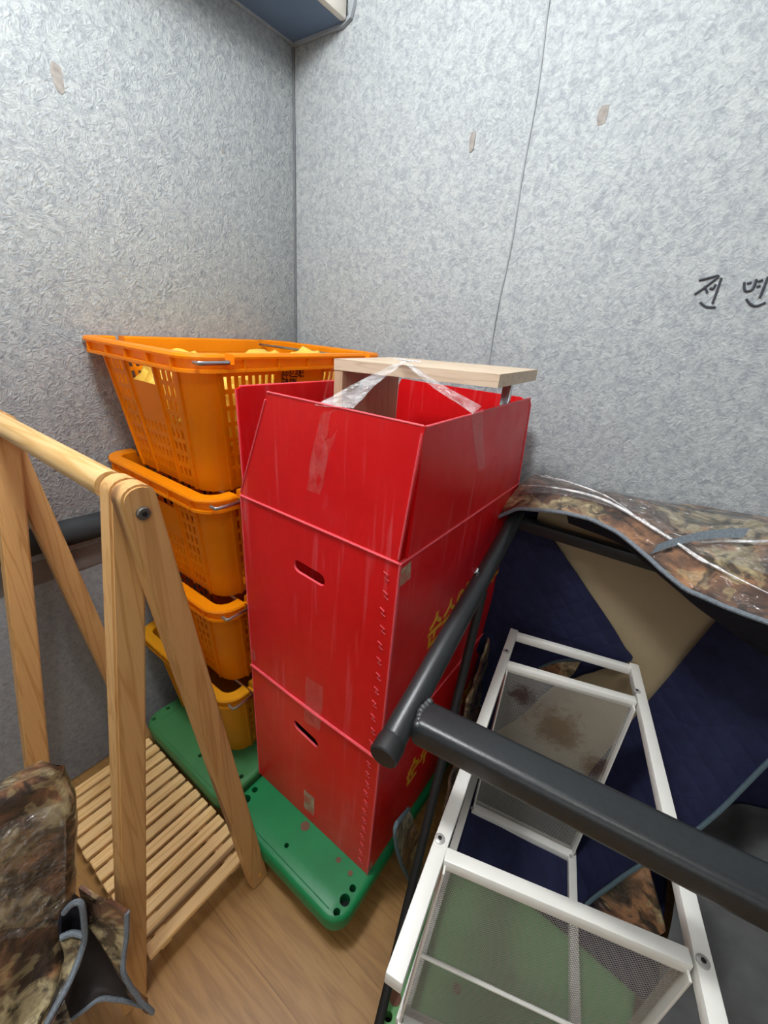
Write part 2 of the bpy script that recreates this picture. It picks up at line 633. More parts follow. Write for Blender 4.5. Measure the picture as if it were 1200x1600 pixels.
M['green_pale'] = plain('pale_green_plastic', '5d9a5c', 0.5, var=0.12, vs=16, bs=0.06)
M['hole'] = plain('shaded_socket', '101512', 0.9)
M['sticker'] = plain('brown_anti_slip_dot', '6d4a38', 0.8, var=0.2)
M['tyre'] = plain('grey_rubber', '3c3d3f', 0.7)
M['black'] = plain('black_powder_coat', '25282a', 0.34, var=0.15, vs=200, bs=0.12, bscale=500)
M['black_cap'] = plain('black_plastic_cap', '1b1c1d', 0.55)
M['black_leg'] = plain('matt_black_leg', '101112', 0.6)
M['weld'] = plain('weld_bead', '55585a', 0.3, 0.4, bs=0.6, bscale=200)
M['white'] = plain('white_powder_coat', 'e9e9e2', 0.35, var=0.03)
M['navy'] = quilt('navy_quilted_lining', '1a1e3c')
M['navy_shaded'] = quilt('shaded_lining', '1a1b26')  # shaded copy of the navy lining, darkened for undersides and folds
M['camo'] = camo('camouflage_print')
M['camo2'] = camo('camouflage_print_left', 8.2)
M['hem_shaded'] = plain('shaded_hem_brown', '231b17', 0.7, var=0.4, vs=20)  # inside of the hem, the shadow between the folds put into the colour
M['piping'] = plain('grey_blue_binding', '6f7981', 0.6, var=0.25, vs=300, bs=0.4, bscale=400)
M['piping_teal'] = plain('teal_grey_binding', '4c6068', 0.7, var=0.2, vs=300, bs=0.4, bscale=400)
M['tan'] = plain('tan_board', 'a08f70', 0.7, var=0.10, vs=6)
M['grey_quilt'] = plain('charcoal_felt', '545555', 0.85, var=0.35, vs=11, bs=0.3, bscale=30)


def vinyl():
    m, nt, p, out = new_mat('wood_vinyl')
    v = coords(nt, (0.10, 1, 1), world_space=True)
    n1 = tex_noise(nt, v, 19, 3, 0.5, 0.5)
    rings = mth(nt, 'ABSOLUTE', mth(nt, 'SUBTRACT', mth(nt, 'FRACT', mth(nt, 'MULTIPLY', n1, 6.0)), 0.5))
    col = ramp(nt, rings, [(0.0, rgb('8f6636')), (0.22, rgb('a57a43')), (0.5, rgb('ad834a'))])
    col = mixc(nt, mth(nt, 'MULTIPLY', tex_noise(nt, v, 4, 3), 0.75), col, rgb('9f7742'))
    fine = tex_noise(nt, v, 180, 4)
    col = mixc(nt, mth(nt, 'MULTIPLY', ramp(nt, fine, [(0.52, (0, 0, 0, 1)), (0.68, (1, 1, 1, 1))]), 0.35), col, rgb('7c5a3a'))
    nt.links.new(col, p.inputs['Base Color'])
    p.inputs['Roughness'].default_value = 0.42
    bump(nt, p, fine, 0.10, 0.001)
    return m


M['vinyl'] = vinyl()
M['joint'] = plain('plank_joint', '8a663d', 0.7)


def mesh_white(stains):
    """white wire mesh with rust-brown stains at given places"""
    m, nt, p, out = new_mat('white_wire_mesh')
    v = coords(nt, world_space=True)
    tot = None
    for c, r, k in stains:
        ds = nd(nt, 'ShaderNodeVectorMath', operation='DISTANCE')
        nt.links.new(v, ds.inputs[0]); ds.inputs[1].default_value = c
        f = mth(nt, 'MULTIPLY', mth(nt, 'MAXIMUM', mth(nt, 'SUBTRACT', 1.0, mth(nt, 'DIVIDE', ds.outputs['Value'], r)), 0.0), k)
        tot = f if tot is None else mth(nt, 'ADD', tot, f)
    spk = tex_noise(nt, v, 48, 5, 0.75, 0.8)
    rust = ramp(nt, mth(nt, 'ADD', spk, mth(nt, 'SUBTRACT', mth(nt, 'MULTIPLY', tot, 0.35), 0.22)), [(0.42, (0, 0, 0, 1)), (0.60, (1, 1, 1, 1))])
    nt.links.new(mixc(nt, mth(nt, 'MULTIPLY', rust, 0.85), rgb('a8a69f'), rgb('55300f')), p.inputs['Base Color'])
    p.inputs['Roughness'].default_value = 0.5
    return m


# ------------------------------------------------------------------ the truck box (setting)
WX, WY = -1.11, 1.035

bm = NB(); box(bm, *mm((-1.25, -2.6, -0.05), (1.6, 1.15, -0.002)))
floor = props(obj('floor', bm, M['joint']), kind='structure')
k = 0
for iy in range(15):
    y0 = -0.98 + iy * 0.135
    off = (iy * 0.37) % 0.9
    x = -1.11 - off
    while x < 1.2:
        a, b = max(x, -1.11), min(x + 2.4, 1.2)
        if b - a > 0.02:
            bm = NB(); box(bm, *mm((a + 0.0001, y0 + 0.0002, -0.003), (b - 0.0001, min(y0 + 0.1348, WY), 0)))
            obj('plank', bm, M['vinyl'], floor)
        x += 2.4

bm = NB(); box(bm, *mm((WX - 0.06, -2.6, 0.745), (WX, WY + 0.06, 2.25)), bev=0.004)
wl = props(obj('wall_left', bm, M['wall']), kind='structure')
bm = NB(); box(bm, *mm((WX - 0.06, -2.6, 0), (WX - 0.006, WY + 0.06, 0.75)))
obj('lower_panel', bm, M['wall_low'], wl, label='darker lower felt panel of the left wall')
bm = NB(); box(bm, *mm((-0.43, WY, 0), (1.6, WY + 0.06, 2.25)), bev=0.002)
wr_ = props(obj('wall_right', bm, M['wall']), kind='structure')
bm = NB(); box(bm, *mm((WX, WY + 0.0015, 0), (-0.424, WY + 0.06, 2.25)))
obj('felt_panel', bm, M['wall'], wr_)
# lifted, slightly wavy seam of the overlapping mat
bm = NB()
sm = [V((-0.4275 + 0.0035 * math.sin(z * 9) + 0.002 * math.sin(z * 23), WY - 0.0015, z)) for z in [0.9 + 0.035 * i for i in range(39)]]
tube(bm, sm, 0.0022, 6)
obj('seam', bm, M['seam'], wr_)
bm = NB(); tube(bm, [(WX + 0.003, WY - 0.003, 0), (WX + 0.003, WY - 0.003, 2.2)], 0.0026, 8)
props(obj('trim_1', bm, M['corner']), kind='structure')
bm = NB(); box(bm, *mm((-1.25, -2.6, 2.2), (1.6, 1.15, 2.26)))
props(obj('ceiling', bm, M['ceil']), kind='structure')


def spot(parent, c, n, w, h, m, seed):
    """small irregular worn patch on a wall"""
    n = V(n); c = V(c)
    u = V((0, 0, 1)).cross(n).normalized()
    pts = []
    r2 = random.Random(seed)
    for i in range(9):
        a = 2 * math.pi * i / 9
        rr = (0.85 + 0.2 * r2.random()) / max(abs(math.cos(a)), abs(math.sin(a))) ** 0.8
        pts.append(c + u * (math.cos(a) * w / 2 * rr) + V((0, 0, 1)) * (math.sin(a) * h / 2 * rr) + n * 0.0008)
    b = NB(); slab(b, pts, n, 0.0012)
    obj('worn_patch', b, m, parent)


spot(wr_, (-0.554, WY, 1.639), (0, -1, 0), 0.014, 0.036, M['brown_stain'], 1)
spot(wr_, (-0.291, WY, 1.645), (0, -1, 0), 0.017, 0.032, M['brown_stain'], 2)
spot(wl, (WX, 0.456, 1.627), (1, 0, 0), 0.020, 0.045, M['brown_stain'], 3)
spot(wl, (WX, 0.80, 1.62), (1, 0, 0), 0.008, 0.010, M['brown_stain'], 4)

# handwriting on the right wall
strokes = [[(1092, 438), (1108, 434), (1123, 431), (1105, 446), (1085, 460)], [(1101, 447), (1105, 457)],
           [(1109, 450), (1114, 451), (1118, 444)], [(1127, 434), (1120, 455), (1113, 474)],
           [(1094, 472), (1103, 479), (1118, 480)],
           [(1163, 441), (1163, 452), (1168, 455), (1176, 451), (1182, 436)], [(1167, 443), (1174, 441)],
           [(1184, 440), (1192, 437)], [(1182, 448), (1188, 446)], [(1200, 432), (1193, 450), (1187, 465)],
           [(1166, 467), (1172, 475), (1182, 478), (1196, 472)]]
bm = NB()
for s in strokes:
    pts = catmull([ay(x, y, WY - 0.001) for x, y in s], max(3, len(s) * 3))
    tube(bm, pts, 0.0021, 6)
obj('handwriting', bm, M['ink'], wr_, label='two handwritten Korean syllables in dark marker')

# dark padded roll along the left wall
bm = NB()
pts = [(WX - 0.004 + 0.004 * noise.noise(V((y * 6, 0, 0))), y, 0.748 + 0.004 * math.sin(y * 7)) for y in [-1.2 + 0.06 * i for i in range(37)]]
tube(bm, pts, [0.034 + 0.003 * noise.noise(V((y[1] * 11, 3, 0))) for y in pts], 14)
props(obj('trim_2', bm, M['dark_roll']), kind='structure')
bm = NB(); box(bm, *mm((WX - 0.012, -1.2, 0.640), (WX - 0.004, WY, 0.700)), bev=0.003)
obj('stained_strip', bm, M['strip'], wl, label='brownish stained strip under the dark roll')

# blue-grey header fixed at the ceiling in the corner
hd = thing('ceiling_header', (-1.0, 0.2, 1.9), 'blue-grey painted metal header fixed in the top corner of the felt walls', 'header')
bm = NB()
xr = -0.935
prof = [(WX, 1.900), (xr, 1.900), (xr + 0.026, 1.910), (xr + 0.036, 1.938), (xr + 0.036, 2.2), (xr + 0.030, 2.2), (xr + 0.030, 1.94), (xr + 0.02, 1.916), (xr, 1.907), (WX, 1.907)]
y1, y0 = WY, WY - 0.009
va = [bm.verts.new((x, y1, z)) for x, z in prof]; vb = [bm.verts.new((x, y0, z)) for x, z in prof]
bm.faces.new(va[::-1]); bm.faces.new(vb)
for i in range(len(prof)):
    bm.faces.new((va[i], va[(i + 1) % len(prof)], vb[(i + 1) % len(prof)], vb[i]))
bmesh.ops.recalc_face_normals(bm, faces=bm.faces)
obj('end_rim', bm, M['rim_metal'], hd)
bm = NB(); box(bm, *mm((WX + 0.009, -0.9, 1.906), (xr, y0, 1.93)))
obj('underside', bm, M['blue_metal'], hd)
bm = NB(); box(bm, *mm((WX, -0.9, 1.902), (WX + 0.009, y0, 1.93)), bev=0.002)
obj('wall_rail', bm, M['rim_metal'], hd)
bm = NB(); box(bm, *mm((xr - 0.004, y0 - 0.095, 1.906), (xr + 0.016, y0, 2.2)), bev=0.006)
obj('end_panel', bm, M['white_panel'], hd)
bm = NB(); box(bm, *mm((xr - 0.006, y0 - 0.120, 1.9055), (xr + 0.004, y0 - 0.095, 2.2)))
obj('corner_post', bm, M['blue_metal'], hd)
bm = NB(); box(bm, *mm((xr - 0.006, -0.9, 1.907), (xr + 0.008, y0 - 0.120, 2.2)), bev=0.003)
obj('side_panel', bm, M['pale_panel'], hd)


# ------------------------------------------------------------------ green dollies
def rrect(x0, y0, x1, y1, r, n=6, off=0.0):
    pts = []
    x0 -= off; y0 -= off; x1 += off; y1 += off
    r = max(r + off, 0.001)
    for cx, cy, a0 in ((x1 - r, y1 - r, 0), (x0 + r, y1 - r, 90), (x0 + r, y0 + r, 180), (x1 - r, y0 + r, 270)):
        for i in range(n + 1):
            a = math.radians(a0 + 90 * i / n)
            pts.append((cx + r * math.cos(a), cy + r * math.sin(a)))
    return pts


def make_dolly(x0, y0, x1, y1, m, holes, dots, ridges, label):
    zt = 0.13
    t = thing('dolly', ((x0 + x1) / 2, (y0 + y1) / 2, 0), label, 'dolly')
    bm = NB()
    lo = []
    for off, z in ((-0.008, zt), (-0.003, zt - 0.003), (0, zt - 0.009), (-0.004, zt - 0.052)):
        lo.append([bm.verts.new((x, y, z)) for x, y in rrect(x0, y0, x1, y1, 0.045, 6, off)])
    n = len(lo[0])
    for a, b in zip(lo, lo[1:]):
        for i in range(n):
            bm.faces.new((a[i], b[i], b[(i + 1) % n], a[(i + 1) % n]))
    bm.faces.new(lo[-1][::-1])
    edges = [bm.edges.get((lo[0][i], lo[0][(i + 1) % n])) for i in range(n)]
    socks = []
    for hx, hy, r in holes:
        rg = []
        for z in (zt, zt - 0.03):
            rg.append([bm.verts.new((hx + r * math.cos(2 * math.pi * i / 14), hy + r * math.sin(2 * math.pi * i / 14), z)) for i in range(14)])
        for i in range(14):
            bm.faces.new((rg[0][i], rg[0][(i + 1) % 14], rg[1][(i + 1) % 14], rg[1][i]))
            edges.append(bm.edges.get((rg[0][i], rg[0][(i + 1) % 14])))
        socks.append((hx, hy, r))
    bmesh.ops.triangle_fill(bm, edges=edges, use_beauty=True, normal=(0, 0, 1))
    bmesh.ops.recalc_face_normals(bm, faces=bm.faces)
    obj('deck', bm, m, t)
    for hx, hy, r in socks:
        bm = NB(); cyl(bm, (hx, hy, zt - 0.031), (0, 0, 1), r * 0.99, 0.004, 14); obj('socket', bm, M['hole'], t)
    for a, b in ridges:
        bm = NB(); box(bm, *mm((a[0], a[1], zt - 0.001), (b[0], b[1], zt + 0.0016)), bev=0.0007, seg=1)
        obj('ridge', bm, m, t)
    for hx, hy, r in dots:
        bm = NB(); cyl(bm, (hx, hy, zt + 0.0004), (0, 0, 1), r, 0.0012, 18)
        obj('anti_slip_dot', bm, M['sticker'], t)
    for cx in (x0 + 0.07, x1 - 0.07):
        for cy in (y0 + 0.08, y1 - 0.08):
            bm = NB()
            box(bm, (cx, cy, 0.074), (0.05, 0.05, 0.008), bev=0.001, seg=1)
            box(bm, (cx - 0.02, cy + 0.012, 0.05), (0.003, 0.03, 0.05)); box(bm, (cx + 0.02, cy + 0.012, 0.05), (0.003, 0.03, 0.05))
            cs = obj('caster', bm, M['wire'], t)
            bm = NB(); cyl(bm, (cx, cy + 0.015, 0.030), (1, 0, 0), 0.030, 0.026, 20, bev=0.004)
            obj('wheel', bm, M['tyre'], cs)
    return t


def trio(x, y, s=1):
    return [(x, y, 0.0115), (x, y - 0.026, 0.0075), (x, y + 0.026, 0.0075)]


make_dolly(-0.640, 0.343, -0.260, 0.943, M['green'],
           trio(-0.284, 0.391) + [(-0.618, 0.391, 0.0115), (-0.620, 0.420, 0.0075), (-0.459, 0.384, 0.0055)],
           [(-0.455, 0.440, 0.011), (-0.344, 0.4375, 0.006), (-0.306, 0.4345, 0.0055)],
           [((-0.618, 0.358), (-0.300, 0.360))],
           'bright green plastic dolly carrying the stacked red boxes')
make_dolly(-1.045, 0.343, -0.652, 0.943, M['green_dull'],
           [(-1.026, 0.412, 0.006), (-1.021, 0.366, 0.006), (-0.812, 0.386, 0.006), (-0.680, 0.374, 0.007), (-0.676, 0.42, 0.006)],
           [], [((-1.005, 0.35), (-1.002, 0.94)), ((-0.985, 0.352), (-0.70, 0.3535))],
           'dull green plastic dolly under the stack of orange crates')
make_dolly(-0.140, 0.288, 0.250, 0.888, M['green_pale'],
           [(-0.122, 0.361, 0.0075), (-0.113, 0.313, 0.0075), (0.05, 0.40, 0.006), (0.05, 0.5, 0.006)],
           [(-0.116, 0.339, 0.011), (-0.03, 0.42, 0.008)], [((-0.09, 0.31), (-0.088, 0.86))],
           'pale green plastic dolly under the white mesh rack')

# ------------------------------------------------------------------ orange crates
CW, CL, CH = 0.427, 0.553, 0.274       # rim size and height
TI, BI = 0.025, 0.056                   # wall inset at rim and at base


def crate_panel(bm, A, B, Cc, D, slots, th, nrm, mi=0):
    """panel A-B-C-D (bl, br, tr, tl) with rectangular slots (u0,u1,v0,v1)"""
    us, vs = {0.0, 1.0}, {0.0, 1.0}
    for a, b, c, d in slots:
        us |= {a, b}; vs |= {c, d}
    us, vs = sorted(us), sorted(vs)
    nu, nv = len(us), len(vs)

    def hole(i, j):
        if i < 0 or j < 0 or i >= nu - 1 or j >= nv - 1:
            return True
        um, vm = (us[i] + us[i + 1]) / 2, (vs[j] + vs[j + 1]) / 2
        return any(a < um < b and c < vm < d for a, b, c, d in slots)
    F, K = {}, {}

    def vert(dic, i, j, off):
        if (i, j) not in dic:
            u, v = us[i], vs[j]
            p = (A * (1 - u) + B * u) * (1 - v) + (D * (1 - u) + Cc * u) * v
            dic[(i, j)] = bm.verts.new(p - nrm * off)
        return dic[(i, j)]
    for i in range(nu - 1):
        for j in range(nv - 1):
            if hole(i, j):
                continue
            q = [(i, j), (i + 1, j), (i + 1, j + 1), (i, j + 1)]
            bm.faces.new([vert(F, *c, 0) for c in q]).material_index = mi
            bm.faces.new([vert(K, *c, th) for c in q[::-1]]).material_index = mi
            for (di, dj), (p, r) in (((0, -1), (q[0], q[1])), ((1, 0), (q[1], q[2])), ((0, 1), (q[2], q[3])), ((-1, 0), (q[3], q[0]))):
                if hole(i + di, j + dj):
                    bm.faces.new((vert(F, *p, 0), vert(K, *p, th), vert(K, *r, th), vert(F, *r, 0))).material_index = mi


def crate_front_slots(kind):
    s = []
    if kind == 'fine':
        for r in range(6):
            for c in range(14):
                s.append((0.16 + 0.05 * c, 0.185 + 0.05 * c, 0.16 + 0.095 * r, 0.22 + 0.095 * r))
        return s
    for r in range(8):
        v1 = 0.965 - 0.115 * r
        v0 = v1 - 0.078
        for u in (0.07, 0.135, 0.20, 0.745, 0.81, 0.875):
            s.append((u, u + 0.034, v0, v1))
        if r >= 4:
            for c in range(6):
                s.append((0.315 + 0.062 * c, 0.343 + 0.062 * c, v0, v1))
    s.append((0.33, 0.67, 0.83, 0.965))
    return s


def crate_side_slots(kind):
    s = []
    for r in range(7):
        v1 = 0.955 - 0.13 * r
        v0 = v1 - 0.095
        if kind == 'fine' and r < 2:
            continue
        for c in range(8):
            s.append((0.03 + 0.0385 * c, 0.05 + 0.0385 * c, v0, v1))
            s.append((0.672 + 0.0385 * c, 0.692 + 0.0385 * c, v0, v1))
        if r >= 2:
            for c in range(6):
                s.append((0.375 + 0.046 * c, 0.397 + 0.046 * c, v0, v1))
    return s


def make_crate(kind, m, label, loc, group):
    """near-left-bottom frame: local x 0..CW at the rim, y 0..CL, z 0..CH"""
    ox, oy, oz = loc
    O = V(loc)
    t = thing('crate', (ox + CW / 2, oy + CL / 2, oz), label, 'crate', group)
    R = 0.045
    zl = CH - 0.030

    def loop(inset, r, z, n=6):
        return [V((ox + x, oy + y, oz + z)) for x, y in rrect(0, 0, CW, CL, r, n, -inset)] if False else \
               [V((ox + x, oy + y, oz + z)) for x, y in rrect(inset, inset, CW - inset, CL - inset, r, n)]
    bm = NB()
    top, bot = loop(TI, R, zl), loop(BI, R, 0.0)
    topi, boti = loop(TI + 0.003, R - 0.003, zl), loop(BI + 0.003, R - 0.003, 0.003)
    n = len(top)
    q = n // 4
    for s in range(4):                                  # four rounded corner columns
        a = s * q
        for i in range(a, a + q - 1):
            bm.faces.new([bm.verts.new(p) for p in (top[i], bot[i], bot[i + 1], top[i + 1])])
            bm.faces.new([bm.verts.new(p) for p in (topi[i + 1], boti[i + 1], boti[i], topi[i])])
    bmesh.ops.remove_doubles(bm, verts=bm.verts, dist=1e-5)
    # sides between the columns: back (+y), left, front, right
    fs, ss = crate_front_slots(kind), crate_side_slots(kind)
    for s, slots, nrm in ((0, fs, (0, 1, 0)), (1, ss, (-1, 0, 0)), (2, fs, (0, -1, 0)), (3, ss, (1, 0, 0))):
        i, j = s * q + q - 1, ((s + 1) * q) % n
        if s in (0, 1, 2, 3):
            A, B, Cc, D = bot[i], bot[j], top[j], top[i]
            crate_panel(bm, A, B, Cc, D, slots, 0.003, V(nrm))
            # vertical ribs standing proud of the wall
            us = (0.015, 0.30, 0.70, 0.985) if s in (0, 2) else (0.005, 0.345, 0.655, 0.995)
            if kind == 'fine' and s in (0, 2):
                us = (0.015, 0.985)
            for u in us:
                p, r = A * (1 - u) + B * u, D * (1 - u) + Cc * u
                beam(bm, p + V(nrm) * 0.001, r + V(nrm) * 0.001, 0.006, 0.006, up=nrm)
    obj('basket', bm, m, t)
    bm = NB()
    f = [bm.verts.new(p) for p in loop(BI + 0.001, R, 0.001)]
    f2 = [bm.verts.new(p) for p in loop(BI + 0.001, R, 0.005)]
    bm.faces.new(f[::-1]); bm.faces.new(f2)
    for i in range(n):
        bm.faces.new((f[i], f[(i + 1) % n], f2[(i + 1) % n], f2[i]))
    obj('base', bm, m, t)
    # rim: flanged lip with a notch beside each bail
    bm = NB()
    base = rrect(0, 0, CW, CL, 0.055, 8)
    pts = []
    notch = (0.072, 0.090)
    for i, p in enumerate(base):
        pts.append(p)
        nx = base[(i + 1) % len(base)]
        if abs(p[0] - nx[0]) < 1e-6 and abs(nx[1] - p[1]) > 0.2:      # long straight side: add the notch points
            ys = [notch[0], notch[0] + 1e-4, notch[1], notch[1] + 1e-4]
            ys = ys + [CL - y for y in ys[::-1]]
            if nx[1] < p[1]:
                ys = ys[::-1]
            pts += [(p[0], y) for y in ys]
    cx, cy = CW / 2, CL / 2

    def prof(p):
        low = any(lo_ + 5e-5 < y < hi_ + 5e-5 for lo_, hi_ in (notch,) for y in (p[1], CL - p[1])) and (p[0] < 0.01 or p[0] > CW - 0.01)
        zt = CH - (0.016 if low else 0.0)
        zc = min(CH - 0.009, zt - 0.001)
        return [(TI + 0.004, zl - 0.001), (0.003, zl - 0.001), (0.003, zl + 0.005), (0.010, zl + 0.006), (0.010, zc), (0.001, zc + 0.0005), (0.0, (zc + zt) / 2), (0.002, zt), (TI + 0.001, zt), (TI + 0.004, zt - 0.003)]
    rings = []
    for p in pts:
        ring = []
        for off, z in prof(p):
            # inset toward the centre by off along both axes near corners
            x = min(max(p[0], off), CW - off) if p[0] < off or p[0] > CW - off else p[0]
            d = V((p[0] - cx, p[1] - cy))
            ex, ey = max(0, abs(d.x) - (cx - 0.055)), max(0, abs(d.y) - (cy - 0.055))
            L = math.hypot(ex, ey) or 1
            px_, py_ = p[0] - math.copysign(ex / L * off, d.x), p[1] - math.copysign(ey / L * off, d.y)
            ring.append(bm.verts.new((ox + px_, oy + py_, oz + z)))
        rings.append(ring)
    for a, b in zip(rings, rings[1:] + rings[:1]):
        for k_ in range(len(a)):
            bm.faces.new((a[k_], b[k_], b[(k_ + 1) % len(a)], a[(k_ + 1) % len(a)]))
    bmesh.ops.recalc_face_normals(bm, faces=bm.faces)
    for i in range(5):                                   # little ribs under the flange
        x = 0.055 + i * (CW - 0.11) / 4
        for y in (0.006, CL - 0.006):
            box(bm, (ox + x, oy + y, oz + CH - 0.018), (0.003, 0.008, 0.020))
    for i in range(5):
        y = 0.115 + i * (CL - 0.23) / 4
        for x in (0.006, CW - 0.006):
            box(bm, (ox + x, oy + y, oz + CH - 0.018), (0.008, 0.003, 0.020))
    obj('rim', bm, m, t)
    for ya, yb in ((0.020, 0.078), (CL - 0.020, CL - 0.078)):
        bm = NB()
        z = oz + CH - 0.013
        xa, xb = ox - 0.006, ox + CW + 0.006
        path = [(ox + 0.012, oy + ya, z), (xa + 0.002, oy + ya, z), (xa, oy + ya + (0.004 if yb > ya else -0.004), z),
                (xa, oy + yb - (0.004 if yb > ya else -0.004), z), (xa + 0.004, oy + yb, z), (ox + 0.05, oy + yb, z),
                (ox + CW - 0.05, oy + yb, z), (xb - 0.004, oy + yb, z), (xb, oy + yb - (0.004 if yb > ya else -0.004), z),
                (xb, oy + ya + (0.004 if yb > ya else -0.004), z), (xb - 0.002, oy + ya, z), (ox + CW - 0.012, oy + ya, z)]
        tube(bm, path, 0.0036, 10)
        obj('bail', bm, M['wire'], t, label='bent steel wire bail')
    return t


CX, CY = -1.102, 0.392
rims = (0.4055, 0.669, 0.932, 1.193)
gl = 'stacked orange crates'
c4 = make_crate('fine', M['amber'], 'amber crate with small slots, lowest of the crate stack, on a dolly', (CX, CY, rims[0] - CH), gl)
c1 = make_crate('wide', M['orange'], 'orange slotted crate at the top of the stack, showing its black printed name', (CX, CY, rims[3] - CH), gl)
pos = c1.location.copy()
c2 = dup(c1, (pos.x + 0.004, pos.y + 0.002, rims[2] - CH), 'orange slotted crate directly below the topmost crate')
c3 = dup(c1, (pos.x + 0.002, pos.y + 0.004, rims[1] - CH), 'orange slotted crate third from the top, resting on the amber crate')
# black print on the long side (all crates but the lowest; two of them hide it behind the red boxes)
sl = V((BI - TI, 0, CH - 0.030)).normalized()
tz = 1.1440
bm = text_bm('순수익스프레스\n1588-0284', 0.0200, (CX + CW - TI + 0.0008 - (BI - TI) * (1.193 - 0.030 - tz) / (CH - 0.030), 0.612, tz), (0, 1, 0), sl, 0.50, 0.0003, 1.0, 0.80, 0.0004)
obj('printed_name', bm, M['print'], c1, label='black printed Korean name and phone number')


def lump(bm, c, r, seed, sq=(1, 1, 0.6), mi=0, sub=3, amp=0.25):
    rr = bmesh.ops.create_icosphere(bm, subdivisions=sub, radius=1.0)
    for v in rr['verts']:
        d = v.co.normalized()
        k_ = 1 + amp * noise.noise(d * 1.7 + V((seed, 0, 0))) + amp * 0.5 * noise.noise(d * 4 + V((0, seed, 0)))
        v.co = V(c) + V((d.x * r * sq[0] * k_, d.y * r * sq[1] * k_, d.z * r * sq[2] * k_))
    for v in rr['verts']:
        for f in v.link_faces:
            f.material_index = mi


bagz = 1.098
for i, (x, y) in enumerate(((-0.972, 0.555), (-0.800, 0.545), (-0.970, 0.785), (-0.795, 0.780))):
    bagz = (1.080, 1.088, 1.085, 1.102)[i]
    bm = NB(); lump(bm, (x, y, bagz), 0.088, i * 3.1, (0.98, 1.28, 1.04), amp=0.10, sub=4)
    for v_ in bm.verts:
        q_ = v_.co - V((x, y, bagz))
        v_.co += q_.normalized() * 0.012 * (abs(noise.noise(v_.co * 28)) * 2 - 0.6 + 0.6 * noise.noise(v_.co * 70))
    o = obj('plastic_bag', bm, M['bag'], loc=(x, y, bagz - 0.09))
    props(o, ['crumpled yellow plastic bag in the top crate behind its handle hole', 'crumpled yellow plastic bag in the top crate, at the corner with the steel bail',
              'crumpled yellow plastic bag in the top crate, far end along the left wall', 'crumpled yellow plastic bag in the top crate, far end beside the red box'][i], 'bag', 'yellow bags in the top crate')

# ------------------------------------------------------------------ red boxes
BX0, BX1, BY0, BY1 = -0.647, -0.274, 0.456, 0.962
TH = 0.005


def wall_with_slot(bm, x0, x1, z0, z1, y, th, slot):
    """front wall in x-z with a rounded hand slot"""
    sx0, sx1, sz0, sz1, tilt = slot
    r = (sz1 - sz0) / 2
    outer_f = [V((x0, y, z0)), V((x1, y, z0)), V((x1, y, z1)), V((x0, y, z1))]
    inner = []
    for cx_, a0 in ((sx1 - r, -90), (sx0 + r, 90)):
        for i in range(9):
            a = math.radians(a0 + 180 * i / 8)
            px_, pz = cx_ + r * math.cos(a), (sz0 + sz1) / 2 + r * math.sin(a)
            inner.append(V((px_, y, pz + (px_ - (sx0 + sx1) / 2) * tilt)))
    for dy in (0, th):
        vo = [bm.verts.new(p + V((0, dy, 0))) for p in outer_f]
        vi = [bm.verts.new(p + V((0, dy, 0))) for p in inner]
        es = [bm.edges.new((vo[i], vo[(i + 1) % 4])) for i in range(4)] + [bm.edges.new((vi[i], vi[(i + 1) % len(vi)])) for i in range(len(vi))]
        bmesh.ops.triangle_fill(bm, edges=es, use_beauty=True, normal=(0, -1, 0))
        if dy == 0:
            fo, fi = vo, vi
    for i in range(4):
        f = bm.faces.new((fo[i], fo[(i + 1) % 4], vo[(i + 1) % 4], vo[i])); f.material_index = 1
    for i in range(len(fi)):
        f = bm.faces.new((fi[i], fi[(i + 1) % len(fi)], vi[(i + 1) % len(fi)], vi[i])); f.material_index = 1
    bmesh.ops.recalc_face_normals(bm, faces=bm.faces)


def panel4(bm, pts, nrm, th=TH):
    slab(bm, pts, nrm, th, 0)


RM = [M['red'], M['red_edge']]


